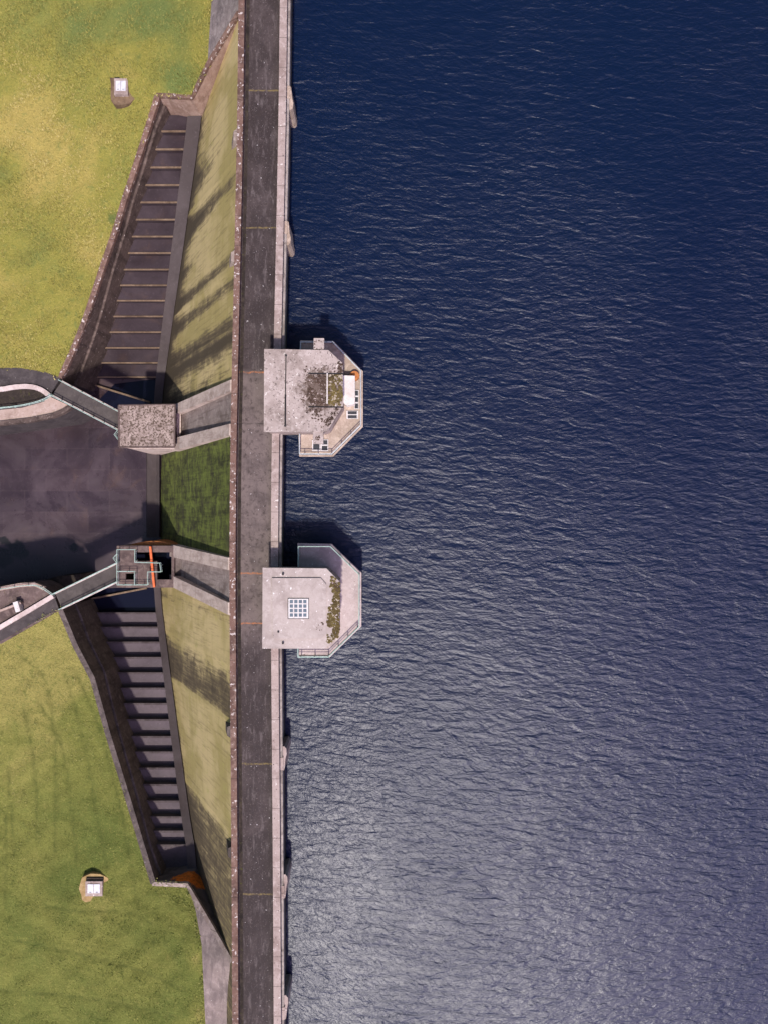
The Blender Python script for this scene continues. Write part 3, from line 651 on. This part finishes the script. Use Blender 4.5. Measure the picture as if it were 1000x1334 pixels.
def tufts(name, src, n, hmin, hmax, mat, seed, edges=()):
    r = np.random.default_rng(seed); me = src.data
    co = np.array([v.co[:] for v in me.vertices]); tri = np.array([p.vertices[:3] for p in me.polygons])
    A, B, D = co[tri[:, 0]], co[tri[:, 1]], co[tri[:, 2]]
    ar = np.linalg.norm(np.cross(B - A, D - A), axis=1)
    keep = (A[:, 0] > -62) & (np.abs(A[:, 1]) < 68); ar = ar * keep
    k = r.choice(len(tri), n, p=ar / ar.sum()); u = r.random((n, 2)); fl = u.sum(1) > 1; u[fl] = 1 - u[fl]
    lu = np.zeros(len(co)); me.attributes['lush'].data.foreach_get('value', lu); lu = lu[tri[k, 0]]
    p = A[k] + u[:, :1] * (B[k] - A[k]) + u[:, 1:] * (D[k] - A[k])
    # tufts gather into loose clumps
    den = np.sin(p[:, 0] * 1.1 + 2 * np.sin(p[:, 1] * .7)) + np.sin(p[:, 1] * 1.4 + 1.7 * np.sin(p[:, 0] * .5)) + np.sin(p[:, 0] * .23 + p[:, 1] * .31) + r.normal(0, .9, n)
    wo = np.zeros(len(co)); me.attributes['worn'].data.foreach_get('value', wo); wo = wo[tri[k]].mean(1)
    ok = (den > -0.2) & (wo < .25); lu = lu[ok]; p = p[ok]
    if edges:
        e = np.array([tuple(q) for L in edges for q in densify([P(*a) for a in L], 0.09)])
        e = e + np.stack([r.normal(-.12, .22, len(e)), r.normal(0, .22, len(e)), r.uniform(0, .25, len(e))], 1)
        e = e[(np.sin(e[:, 1] * 1.3) + np.sin(e[:, 1] * .57 + 1) + r.normal(0, .8, len(e))) > -.3]; p = np.concatenate([p, e]); lu = np.concatenate([lu, np.full(len(e), .42)])
    n = len(p)
    V = []; tint = []
    wind = 0.6
    for b in range(3):
        th = r.random(n) * 2 * PI; hgt = r.uniform(hmin, hmax, n); wd = r.uniform(.03, .075, n)
        lean = r.uniform(.25, 1.0, n) * hgt
        base = p + np.stack([np.cos(th) * .06, np.sin(th) * .06, np.full(n, -.03)], 1)
        side = np.stack([-np.sin(th), np.cos(th), np.zeros(n)], 1) * wd[:, None]
        tip = base + np.stack([np.cos(th) * lean + wind * hgt * .4, np.sin(th) * lean + wind * hgt * .35, hgt * .75], 1)
        V.append(np.stack([base - side, base + side, tip], 1).reshape(-1, 3))
        tt = np.clip(r.random(n) * .75 - (lu - .42) * .9 + .12 * np.sin(p[:, 0] * .35 + p[:, 1] * .2) + .12, 0, 1); tint.append(np.repeat(tt, 3))
    V = np.concatenate(V); m = bpy.data.meshes.new(name); nf = len(V) // 3
    m.vertices.add(len(V)); m.vertices.foreach_set('co', V.ravel()); m.loops.add(len(V)); m.loops.foreach_set('vertex_index', np.arange(len(V)))
    m.polygons.add(nf); m.polygons.foreach_set('loop_start', np.arange(nf) * 3); m.update(); m.validate()
    m.attributes.new('tint', 'FLOAT', 'POINT').data.foreach_set('value', np.concatenate(tint))
    m.materials.append(mat); o = bpy.data.objects.new(name, m); C.objects.link(o); o['kind'] = 'stuff'; return o
tag(tufts('grass', bpy.data.objects['grass_bank'], 60000, .10, .34, tuft_mat('dry_tuft', [(0.17, 0.175, 0.045), (0.29, 0.255, 0.06), (0.44, 0.365, 0.14)]), 1, [UA, [(204, 125, -9.4), (226, 126, -8.8), (251, 127, -8.1), (271, 86, -4.9)], [(272, 60, -4.5), (276, 0, -4.2)], [(78, 493, -17.1), (50, 483, -17.1), (0, 479, -17.1)]]), 'rough yellow tufted grass on the bank with the twin-lid hatch', 'grass')
tag(tufts('grass', bpy.data.objects['grass_bank.001'], 45000, .05, .20, tuft_mat('green_tuft', [(0.11, 0.135, 0.032), (0.19, 0.205, 0.055), (0.34, 0.30, 0.11)]), 2, [LA, [(199, 1150, -9.5), (245, 1152, -8.1), (255, 1185, -7.0), (263, 1230, -5.2), (268, 1334, -4.2)], [(78, 795, -17.1), (0, 838, -17.1)]]), 'short green grass on the bank with the pale concrete hatch', 'grass')

# pitching / slab beside the crest
def slabpoly(poly, ctrl, mat, label, nm):
    f = rbf(ctrl); bm, _ = sheet(poly, f, 9)
    tag(obj(nm, bm, mat, smooth=True), label, 'abutment')
slabpoly([(280, -300), (276, 0), (272, 60), (271, 86), (291, 52), (311.5, 19), (315, -60), (318, -300)], [(280, -300, -3.5), (276, 0, -4.2), (272, 60, -4.5), (271, 86, -4.9), (291, 52, -2.7), (311.5, 19, -.45), (315, -60, -.3), (318, -300, -.2)], M['pitch'], 'dark grey stone-pitched abutment slope beside the yellow grass', 'abutment_slope')
slabpoly([(245, 1153), (274, 1202), (302.5, 1252), (304.5, 1650), (270, 1650), (268, 1334), (263, 1230), (255, 1185)], [(245, 1152, -8.1), (274, 1201, -4.85), (302.5, 1251, -1.25), (304.5, 1650, -.3), (303.5, 1400, -.4), (270, 1650, -3.8), (268, 1334, -4.2), (263, 1230, -5.2), (255, 1185, -7)], M['slab'], 'pale concrete abutment slope beside the green grass', 'abutment_slope')

# ------------------------------------------------------------------ railing helper
def railing(name, pts, mat, parent=None, h=1.1, step=1.6, r=0.035, mid=True, label=None, both=True):
    """pts: points at the foot of the rail"""
    bm = NB(); up = Vector((0, 0, h)); U = Vector((0, 0, h * 0.52))
    for a, b in zip(pts, pts[1:]):
        tube(bm, a + up, b + up, r)
        if mid: tube(bm, a + U, b + U, r * 0.7)
    L = 0; nxt = 0
    for a, b in zip(pts, pts[1:]):
        d = (b - a).length
        while nxt <= L + d + 1e-6:
            p = a.lerp(b, (nxt - L) / d if d else 0); tube(bm, p - Vector((0, 0, 0.05)), p + up, r * 1.15); nxt += step
        L += d
    tube(bm, pts[-1] - Vector((0, 0, 0.05)), pts[-1] + up, r * 1.15)
    return obj(name, bm, mat, parent, label=label)
def foot(px, h_top, h=1.1): # bearings of the top rail -> foot points
    return [P(x, y, h_top) - Vector((0, 0, h)) for x, y in px]

def clumps(name, poly, h, n, rmin, rmax, mat, parent, seed, label=None):
    """lumpy cushions of moss spread over a roof"""
    rd = random.Random(seed); bm = NB(); k = 0
    xs = [p[0] for p in poly]; ys = [p[1] for p in poly]
    while k < n:
        q = (rd.uniform(min(xs), max(xs)), rd.uniform(min(ys), max(ys)))
        if not inside(q, poly): continue
        k += 1; r = rmin + (rmax - rmin) * rd.random() ** 1.8; p = P(q[0], q[1], h)
        if math.sin(p.x * 2.3 + 2 * math.sin(p.y * 1.7)) + math.sin(p.y * 2.9 + 1.5 * math.sin(p.x * 1.9)) < rd.uniform(-1.6, .2): continue
        m = bmesh.ops.create_icosphere(bm, subdivisions=1, radius=1.0)
        for v in m['verts']:
            j = 1 + rd.uniform(-.3, .3); v.co = Vector((v.co.x * r * j * rd.uniform(.8, 1.2), v.co.y * r * j, max(v.co.z, -0.3) * r * 0.55 * j)) + p
    return obj(name, bm, mat, parent, smooth=False, label=label, stuff=True)

# ------------------------------------------------------------------ draw-off towers in the reservoir
RH = 4.4          # roof height over the road
def tower(label, deck_px, roof_px, deckmat, roofmat, railmat, by):
    c = P(430, (by[0] + by[1]) / 2, 0); t_ = thing('valve_tower', label, 'tower', (c.x, c.y, CREST - 8), 'valve towers standing in the reservoir')
    dk = [P(x, y, 0.35) for x, y in deck_px]
    bm = NB(); prism_xy(bm, dk, CREST - 0.35, CREST - 0.02); obj('deck', bm, deckmat, t_)
    cx = sum(p.x for p in dk) / len(dk); cy = sum(p.y for p in dk) / len(dk)
    ins = [(cx + (p.x - cx) * 0.95, cy + (p.y - cy) * 0.95) for p in dk]
    bm = NB(); prism_xy(bm, ins, CREST - 14, CREST - 0.352); obj('shaft', bm, M['shaft'], t_)
    rf = [P(x, y, RH) for x, y in roof_px]
    rx = sum(p.x for p in rf) / len(rf); ry = sum(p.y for p in rf) / len(rf)
    bm = NB(); prism_xy(bm, rf, CREST + RH - 0.38, CREST + RH); obj('roof', bm, roofmat, t_)
    wp = [(rx + (p.x - rx) * 0.955, ry + (p.y - ry) * 0.955) for p in rf]
    bm = NB(); prism_xy(bm, wp, CREST - 0.015, CREST + RH - 0.382); obj('wall', bm, M['coping'], t_)
    # link slab from dam to shaft
    bm = NB(); box(bm, (x0(c.y) + 5.03, min(p[1] for p in wp) + .1, CREST - 1.3), (dk[0].x + 0.6, max(p[1] for p in wp) - .1, CREST - 0.36)); obj('link_slab', bm, M['shaft'], t_)
    # kerb upstand + railing round the free edge
    fr = [P(x, y, 1.1) - Vector((0, 0, 1.12)) for x, y in deck_px]
    bm = NB(); strip_wall(bm, fr, -0.02, 0.16 , 0.14, 0.1); obj('kerb', bm, deckmat, t_)
    railing('railing', [Vector((p.x + (cx - p.x) * 0.012, p.y + (cy - p.y) * 0.012, CREST + 0.1)) for p in fr], railmat, t_, h=1.0, r=0.05, step=1.4)
    return t_
UD = [(391, 456), (391.5, 444), (433.5, 444), (470.5, 482), (470.5, 554), (432.5, 592), (390, 592), (390, 566)]
UR = [(344.5, 454.5), (428, 456), (446.5, 473), (447.5, 528), (428, 560), (422, 562.5), (344, 562.5)]
tw = tower('valve tower with mossy stained roof and pale railing, on the water', UD, UR, M['deck_tan'], M['roof'], M['greyrail'], (455, 562))
# hoist canopies over both doors
for q in ([(409, 440.5), (422.5, 440.5), (422.5, 455), (409, 455)], [(408, 562), (421.5, 562), (421.5, 578), (408, 578)]):
    bm = NB(); prism(bm, q, RH - 0.08, RH - 0.5); obj('canopy', bm, M['roof'], tw)
# raised inner edge and mossy ballast panel
clumps('moss', [(401, 490), (411, 486.5), (428, 487), (428, 529), (416, 530), (405, 527), (399, 516), (403, 504)], RH, 520, 0.03, 0.16, M['peat'], tw, 3, 'dark mossy patch in the middle of the roof')
clumps('moss', [(428, 487), (444, 487.5), (447, 496), (446, 508), (447, 519), (443, 529), (428, 529)], RH, 480, 0.03, 0.18, M['moss'], tw, 4, 'olive moss cushions on the lake side of the roof')
clumps('moss', [(405, 532), (440, 532), (432, 553), (426, 556)], RH, 260, 0.03, 0.13, M['peat'], tw, 5)
clumps('moss', [(441, 470), (446, 474), (447, 487), (440, 487)], RH, 60, 0.05, 0.14, M['peat'], tw, 6)
clumps('moss', [(396, 478), (440, 470), (446, 500), (440, 545), (420, 558), (392, 530)], RH, 420, 0.025, 0.10, M['peat'], tw, 25)
clumps('moss', [(411, 562), (421, 562), (421, 573), (411, 573)], RH - 0.08, 45, 0.04, 0.12, M['peat'], tw, 8)
clumps('moss', [(410, 443), (422, 443), (422, 455), (410, 455)], RH - 0.08, 40, 0.04, 0.10, M['peat'], tw, 9)
bm = NB(); tube(bm, P(426.6, 486, RH + .2), P(426.4, 526, RH + .2), 0.07); obj('vent_pipe', bm, M['white'], tw, label='white pipe laid across the moss')
for y in (486.5, 530):
    bm = NB(); tube(bm, P(402, y, RH + .05), P(447, y + .5, RH + .05), 0.06, 5); obj('edge_strip', bm, M['black'], tw)
bm = NB(); tube(bm, P(373, 463, RH + .02), P(372.3, 514, RH + .02), 0.05, 5); tube(bm, P(372.3, 514, RH + .02), P(372, 554, RH + .02), 0.085, 5)
for q in ((373, 463), (372, 554.5)): tube(bm, P(q[0], q[1], RH - 0.02), P(q[0], q[1], RH + 0.06), 0.12, 8)
obj('cable_duct', bm, M['black'], tw, label='black duct along the roof')
bm = NB(); prism(bm, [(446.5, 489), (462.5, 489.5), (462.5, 526), (452, 528.5), (446.5, 524)], 1.3, -0.02); obj('plinth', bm, M['white'], tw, label='bright white block on the deck')
bm = NB()
m = bmesh.ops.create_cone(bm, cap_ends=True, segments=20, radius1=0.5, radius2=0.5, depth=0.5); bmesh.ops.translate(bm, verts=m['verts'], vec=P(462, 490, 0.3)); obj('drum', bm, M['rust'], tw, label='rusty orange drum lid beside the railing')
def grating(q, parent, nx, ny):
    bm = NB(); prism(bm, [(q[0], q[1]), (q[2], q[1]), (q[2], q[3]), (q[0], q[3])], 0.10, -0.015); o = obj('grating', bm, M['frame'], parent)
    bm = NB(); a = P(q[0], q[3], 0.12); b = P(q[2], q[1], 0.12); w_, h_ = b.x - a.x, b.y - a.y
    for i in range(nx):
        for j in range(ny):
            box(bm, (a.x + w_ * (i + .12) / nx, a.y + h_ * (j + .12) / ny, CREST + 0.09), (a.x + w_ * (i + .88) / nx, a.y + h_ * (j + .88) / ny, CREST + 0.115))
    obj('mesh_panel', bm, M['grate'], o)
grating((461.5, 508, 467.5, 533), tw, 1, 3); grating((451.5, 535, 467, 545.5), tw, 1, 2)
grating((407, 573, 418, 587.5), tw, 1, 1); grating((418.5, 572.5, 428, 587.5), tw, 1, 2)

LD = [(388.5, 741), (388.5, 711), (430.5, 711), (468.5, 748), (468.5, 817), (428, 857), (388, 857), (388, 844)]
LR = [(342.5, 739.5), (425.5, 740.5), (442, 757), (441.5, 829), (428, 841), (422, 845), (342, 845)]
tw = tower('valve tower with square skylight in its roof and mint railing', LD, LR, M['deck_pink'], M['roof_smooth'], M['mint'], (740, 845))
bm = NB(); prism(bm, [(354.5, 753), (418, 753), (425, 761), (425, 826), (419, 832), (356, 832)], RH + 0.16, RH - 0.01); obj('raised_roof', bm, M['roof_smooth'], tw)
sk = [(376, 780), (402, 780), (402, 805.5), (376, 805.5)]
bm = NB(); prism(bm, [(375.2, 779.2), (402.8, 779.2), (402.8, 806.3), (375.2, 806.3)], RH + 0.20, RH + 0.15); obj('skylight_kerb', bm, M['black'], tw)
bm = NB(); prism(bm, sk, RH + 0.3, RH + 0.15); fr = obj('skylight', bm, M['frame'], tw, label='white framed skylight of sixteen panes')
bm = NB()
for i in range(4):
    for j in range(4):
        x = 377.8 + i * 5.85; y = 781.6 + j * 5.85
        prism(bm, [(x, y), (x + 4.3, y), (x + 4.3, y + 4.3), (x, y + 4.3)], RH + 0.315, RH + 0.29)
obj('pane', bm, M['pane'], fr)
clumps('moss', [(431, 750), (442, 757), (442, 829), (430, 839), (426, 835), (428, 792), (435, 776), (431, 765)], RH, 800, 0.04, 0.18, M['moss'], tw, 14, 'olive moss along the lake edge of the roof')
clumps('moss', [(430, 748), (440, 757), (441, 772), (434, 770)], RH, 60, 0.05, 0.13, M['peat'], tw, 15)
clumps('moss', [(417, 812), (421, 806), (423, 815), (419, 822), (411, 820)], RH + 0.16, 26, 0.03, 0.08, M['peat'], tw, 16)
for q in ((369, 748), (363, 823), (369, 838)):
    bm = NB(); tube(bm, P(q[0], q[1], RH - .02), P(q[0], q[1], RH + 0.24), 0.11, 8); obj('roof_vent', bm, M['black'], tw)

# ------------------------------------------------------------------ outlet chutes lying on the dam face
def chute(label, e1, e2, f1, f2):
    """e: (y at the foot, y at the crest) for wall edges; four pairs from top to bottom"""
    t_ = thing('outlet_chute', label, 'chute', P(262, (e1[0] + f2[0]) / 2, -12), 'outlet chutes on the dam face')
    NS = 14
    def line(y0, y1):
        out = []
        for i in range(NS + 1):
            s = i / NS; h = -17.2 + s * 15.9
            y = y0 + (y1 - y0) * s
            # ray for lower end uses deeper height
            Y = P(0, y0, -16.2).y * (1 - s) + P(0, y1, -0.6).y * s
            d = 18.6 - s * 18.4
            x = x0(Y) + 0.15 - SL * d
            out.append((x, Y, CREST - d))
        out.append((out[-1][0] + 0.55, out[-1][1], out[-1][2]))
        return out
    nrm = Vector((-1, 0, SL)).normalized()
    def slab(name, ya, yb, up, mat, dn=1.0):
        bm = NB(); A = line(*ya); B = line(*yb)
        tp = [up * (1 - 0.62 * min(1, i / NS)) for i in range(len(A))]
        rows = [[Vector(a) + nrm * u_, Vector(b) + nrm * u_, Vector(b) - nrm * dn, Vector(a) - nrm * dn] for a, b, u_ in zip(A, B, tp)]
        sweep(bm, rows); return obj(name, bm, mat, t_)
    slab('side_wall', e1, e2, 1.15, M['beam']); slab('side_wall', f1, f2, 1.15, M['beam'])
    slab('bed', e2, f1, 0.18, M['chute'])
chute('outlet chute with sunlit side walls running down to the roofed valve house', (526, 496), (539, 511.5), (570, 553), (586, 568))
chute('outlet chute running down to the open platform with the orange beam', (710, 726), (726, 742), (750, 784), (765, 800))

# ------------------------------------------------------------------ roofed valve house
HB = -16.6
t_ = thing('valve_house', 'square valve house with speckled flat roof below the dam', 'valve house', P(190, 555, -27))
def rounded(px0, px1, py0, py1, h, r=1.4):
    a = P(px0, py1, h); b = P(px1, py0, h); pts = []
    for k in range(7):
        th = PI + k * PI / 12; pts.append((a.x + r + r * math.cos(th), a.y + r * 0.8 + r * 0.8 * math.sin(th)))
    pts += [(b.x, a.y), (b.x, b.y)]
    for k in range(7):
        th = PI / 2 + k * PI / 12; pts.append((a.x + r + r * math.cos(th), b.y - r * 0.8 + r * 0.8 * math.sin(th)))
    return pts
bm = NB(); prism_xy(bm, rounded(157, 236, 530, 584.5, HB), CREST - 28, CREST + HB); obj('pier', bm, M['beam'], t_)
bm = NB(); prism(bm, [(155, 528), (228.5, 527), (227.5, 582.5), (155.5, 582.5)], -14.6, -15.0); obj('roof', bm, M['hutroof'], t_)
bm = NB(); prism(bm, [(157.5, 530), (226, 530), (226, 580.5), (157.5, 580.5)], -15.02, HB - 0.02); obj('wall', bm, M['wallbrown'], t_)
bm = NB()
for a, b in (((155, 528), (155.5, 582.5)), ((155.5, 582.5), (227.5, 582.5)), ((227.5, 582.5), (228.5, 527)), ((228.5, 527), (155, 528))):
    p, q = P(*a, -14.6), P(*b, -14.6); tube(bm, p, q, 0.11, 5)
obj('roof_edge', bm, M['platform'], t_)
railing('ladder_cage', foot([(153.5, 560), (149, 566), (153.5, 572)], -15.2), M['mint'], t_, step=0.6)

# ------------------------------------------------------------------ open valve platform
PH = -16.6
t_ = thing('valve_platform', 'open concrete platform with mint railings, square openings and an orange beam', 'platform', P(190, 738, -27))
xs = [152.4, 164, 175.6, 205, 212, 224, 227.5]; ys = [711, 719.5, 731, 747, 755, 765.5]
def hole(x, y): return (175.6 < x < 212 and 719.5 < y < 731) or (205 < x < 224 and 719.5 < y < 755) or (164 < x < 175.6 and 747 < y < 755)
bm = NB(); vt = {}
def vv(i, j, h):
    k = (i, j, h)
    if k not in vt: vt[k] = bm.verts.new(P(xs[i], ys[j], PH) + Vector((0, 0, h)))
    return vt[k]
sol = [[not hole((xs[i] + xs[i+1]) / 2, (ys[j] + ys[j+1]) / 2) for j in range(len(ys)-1)] for i in range(len(xs)-1)]
for i in range(len(xs)-1):
    for j in range(len(ys)-1):
        if not sol[i][j]: continue
        bm.faces.new((vv(i,j,0), vv(i+1,j,0), vv(i+1,j+1,0), vv(i,j+1,0)))
        bm.faces.new((vv(i,j,-.5), vv(i,j+1,-.5), vv(i+1,j+1,-.5), vv(i+1,j,-.5)))
        for (a, b, di, dj) in (((i,j),(i+1,j),0,-1), ((i+1,j),(i+1,j+1),1,0), ((i+1,j+1),(i,j+1),0,1), ((i,j+1),(i,j),-1,0)):
            ii, jj = i+di, j+dj
            if not (0 <= ii < len(xs)-1 and 0 <= jj < len(ys)-1) or not sol[ii][jj]:
                bm.faces.new((vv(*a,0), vv(*b,0), vv(*b,-.5), vv(*a,-.5)))
obj('deck', bm, M['platform'], t_)
a = P(152.4, 765.5, PH); b = P(227.5, 711, PH)
bm = NB(); zt = CREST + PH - 0.52; zb = CREST - 28
for q in (((a.x, a.y), (b.x, a.y + 0.6)), ((a.x, b.y - 0.6), (b.x, b.y)), ((a.x, a.y + 0.605), (a.x + 0.6, b.y - 0.605)), ((b.x - 0.5, a.y + 0.605), (b.x + 1.5, b.y - 0.605))):
    box(bm, (q[0][0], q[0][1], zb), (q[1][0], q[1][1], zt))
obj('pier', bm, M['wallgray'], t_)
bm = NB(); pts = []
for k in range(13):
    s = k / 12; pts.append((a.x + 1.2 + s * 6.3, b.y + 0.55 * math.sin(PI * s) ** 0.7 + 0.003))
pts += [(a.x + 7.5, b.y - 0.0), (a.x + 1.2, b.y - 0.0)]
prism_xy(bm, pts[:13], zb, CREST + PH - 0.9); obj('pier_nose', bm, M['rust'], t_, label='rust-stained rounded pier edge')
bm = NB(); box(bm, (a.x + 0.605, a.y + 0.605, CREST - 22), (b.x - 0.505, b.y - 0.605, CREST - 21)); obj('well_water', bm, M['pool'], t_)
rp = lambda L: foot(L, PH + 1.1)
railing('railing', rp([(152.6, 716), (176, 716), (176, 732.5), (208.5, 733.5), (210, 745), (192.5, 745), (192.5, 762), (152.6, 762), (152.6, 716)]), M['mint'], t_, r=0.045, step=1.2)
railing('railing', rp([(153, 744.5), (175.5, 744.5), (175.5, 762)]), M['mint'], t_, r=0.045, step=1.2)
railing('ladder_cage', rp([(152, 722), (147.5, 727), (152, 733)]), M['mint'], t_, step=0.6)
bm = NB(); p = P(195.8, 712, PH + .5); q = P(201, 765, PH + .5); n = Vector((0.13, 0, 0))
sweep(bm, [[p - n, p + n, p + n - Vector((0, 0, .3)), p - n - Vector((0, 0, .3))], [q - n, q + n, q + n - Vector((0, 0, .3)), q - n - Vector((0, 0, .3))]])
obj('lifting_beam', bm, M['orange'], t_, label='orange lifting beam across the openings')

# ------------------------------------------------------------------ footbridges
def bridge(label, a0, a1, b0, b1):
    t_ = thing('footbridge', label, 'footbridge', P((a0[0] + b1[0]) / 2, (a0[1] + b1[1]) / 2, -18), 'footbridges to the valve structures')
    q = [P(*a0, -16.0), P(*a1, -16.0), P(*b1, -16.0), P(*b0, -16.0)]
    bm = NB(); prism_xy(bm, q, CREST - 17.35, CREST - 16.9); obj('deck', bm, M['bridgedeck'], t_)
    for s, e in ((q[0], q[1]), (q[3], q[2])):
        L = [Vector((p.x, p.y, CREST - 16.95)) for p in (s, e)]
        railing('railing', L, M['mint'], t_, h=1.05, r=0.055, step=1.5)
        bm = NB(); strip_wall(bm, L, -0.1, 0.1, 0.16, 0.3); obj('kerb', bm, M['kerb'], t_)
bridge('footbridge from the yellow grass bank down to the roofed valve house', (77, 495), (153.8, 535.6), (64, 513.5), (152.6, 559.6))
bridge('footbridge from the green grass bank to the railed open platform', (68.5, 774), (151.8, 733.5), (77, 794), (151.8, 758))

# ------------------------------------------------------------------ terraces, paths
TH = -17.2
bm = NB(); prism(bm, [(-320, 465), (0, 477), (25, 477), (50, 481), (79, 492.5), (66, 514), (80, 523), (93, 529), (70, 541), (0, 551), (-320, 592)], TH, -28)
struct(obj('terrace', bm, M['asphalt']), 'dark asphalt terrace')
bm = NB(); strip_wall(bm, [P(x, y, TH) for x, y in ((93, 529), (82, 536), (70, 541), (40, 547), (0, 551.5), (-320, 593))], -0.25, 0.3, 0.25, 0.6)
tag(obj('basin_wall', bm, M['wallbrown']), 'brown coping along the basin edge below the curved walkway', 'wall')
bm = NB(); vs = [P(x, y, TH + .03) for x, y in ((-320, 560), (0, 534), (30, 531), (55, 524), (66, 517), (80, 523.5), (92, 529), (68, 540), (0, 549.5), (-320, 589))]
prism_xy(bm, vs, CREST + TH - .2, CREST + TH + .03); struct(obj('path', bm, M['path']))
L = smooth_line([P(x, y, TH) for x, y in ((-320, 534), (0, 508.5), (22, 504), (42, 503.5), (56, 508), (67, 517))], 2)
bm = NB(); strip_wall(bm, L, -0.3, 0.3, 0.3, 0.3); tag(obj('kerb', bm, M['kerb']), 'pale curved kerb around the dark planting bed', 'kerb')
bm = NB(); vs = [P(x, y, TH + .06) for x, y in ((-320, 540), (0, 511), (22, 507), (40, 506.5), (54, 511), (60, 516), (46, 523), (22, 528), (0, 530), (-320, 555))]
prism_xy(bm, vs, CREST + TH - .2, CREST + TH + .06); struct(obj('soil_bed', bm, M['soil']))
L = smooth_line([P(x, y, TH + 1.1) - Vector((0, 0, 1.07)) for x, y in ((-320, 556), (0, 531), (22, 529), (46, 524), (60, 519), (67, 513.5))], 2)
tag(railing('railing', L, M['mint'], None, r=0.055, step=1.8), 'mint green curved railing beside the pale walkway above the basin', 'railing', 'curved railings on the terraces')
# lower side
bm = NB(); prism(bm, [(-320, 800), (0, 766), (30, 761), (46, 760), (58, 765), (69, 774), (78, 795), (0, 840), (-320, 985)], TH, -28)
struct(obj('terrace', bm, M['platform']), 'brown concrete terrace')
bm = NB(); prism(bm, [(52, 757), (72, 751.5), (106, 748), (100, 764), (84, 774), (60, 772)], -22, -28)
tag(obj('rock_ledge', bm, M['soil'], None), 'dark rock ledge under the railed footbridge', 'rock')
L = smooth_line([P(x, y, TH + 1.1) - Vector((0, 0, 1.1)) for x, y in ((-320, 803), (0, 768), (28, 763), (46, 762), (58, 768), (67.5, 775))], 2)
tag(railing('railing', L, M['mint'], None, r=0.05, step=1.8), 'mint green curved railing on the brown terrace above the basin', 'railing', 'curved railings on the terraces')
bm = NB(); strip_wall(bm, [P(p.x, p.y, TH) for p in [Vector((x, y)) for x, y in ((-320, 803), (0, 767.5), (28, 762.5), (46, 761.5), (58, 767))]], -0.2, 0.3, 0.2, 0.4)
tag(obj('basin_wall', bm, M['path']), 'tan coping of the basin edge under the brown terrace railing', 'wall')
bm = NB(); strip_wall(bm, [P(x, y, TH) for x, y in ((71, 776), (36, 797), (0, 818), (-320, 966))], -0.28, 0.28, 0.45, 0.3)
tag(obj('kerb', bm, M['kerb']), 'pale straight kerb beside the asphalt ramp up the green bank', 'kerb')
bm = NB(); vs = [P(x, y, TH + .05) for x, y in ((72, 779), (77, 793), (0, 836), (-320, 980), (-320, 970), (0, 822))]
prism_xy(bm, vs, CREST + TH - .2, CREST + TH + .05); struct(obj('ramp', bm, M['asphalt']))
st = thing('stairway', 'short flight of steps with pale post beside the kerb', 'stairs', P(12, 795, TH))
bm = NB(); prism(bm, [(17, 785), (23, 783), (27, 796), (21, 798)], TH + 1.0, TH - .1); obj('post', bm, M['frame'], st)
for k in range(5):
    x = -2 + k * 4.2; bm = NB(); prism(bm, [(x - 1, 796 - k * 1.7), (x + 12, 789 - k * 1.2), (x + 13, 791.5 - k * 1.2), (x, 798.5 - k * 1.7)], TH + 0.1 + 0.16 * k, TH - .1); obj('step', bm, M['path'], st)

# ------------------------------------------------------------------ inspection hatches in the grass
def hatch(label, c, w_, l_, f, ringcol):
    h = f(*c); p = P(c[0], c[1], h); t_ = thing('inspection_hatch', label, 'hatch', p, 'inspection hatches in the grass')
    bm = NB(); pts = []
    for k in range(18):
        th = 2 * PI * k / 18; rr = 1 + random.uniform(-.14, .14)
        pts.append((p.x + rr * (w_ * .5 + .75) * math.copysign(abs(math.cos(th)) ** .7, math.cos(th)), p.y - .2 + rr * (l_ * .5 + .8) * math.copysign(abs(math.sin(th)) ** .7, math.sin(th))))
    prism_xy(bm, pts, p.z - 1.0, p.z + 0.12); obj('bare_verge', bm, ringcol, t_)
    bm = NB(); box(bm, (p.x - w_ / 2, p.y - l_ / 2, p.z - 1), (p.x + w_ / 2, p.y + l_ / 2, p.z + 0.55)); obj('chamber', bm, M['coping'], t_)
    bm = NB(); box(bm, (p.x - w_ / 2 - .02, p.y + l_ / 2 + .003, p.z - 1), (p.x + w_ / 2 + .02, p.y + l_ / 2 + .3, p.z + 0.3)); obj('step', bm, M['soil'], t_)  # dark strip, no real step: shade on the side away from the sun
    for s in (-1, 1):
        bm = NB(); x_ = p.x + s * w_ * .19; box(bm, (x_ - w_ * .175, p.y - l_ * .27, p.z + .552), (x_ + w_ * .175, p.y + l_ * .33, p.z + 0.63)); lo = obj('lid', bm, M['lid'], t_)
        bm = NB(); tube(bm, (x_ - .12, p.y - l_ * .2, p.z + .66), (x_ + .12, p.y - l_ * .2, p.z + .66), 0.025); obj('handle', bm, M['black'], lo)
M['verge'] = concrete('dry_bare_verge', (0.36, 0.25, 0.11), (0.2, 0.13, 0.055), (0.45, 0.34, 0.18), moss=0.25, moss_col=(0.13, 0.13, 0.03))
M['earth'] = concrete('dark_earth_verge', (0.17, 0.115, 0.07), (0.07, 0.045, 0.03), (0.24, 0.17, 0.10), lich=0.3, moss=0.3, moss_col=(0.2, 0.17, 0.06))
hatch('metal inspection hatch with twin lids in the yellow grass', (160, 116), 1.6, 1.9, uf, M['earth'])
hatch('pale concrete inspection hatch with twin lids in the green grass', (125, 1155), 2.0, 1.75, lf, M['verge'])
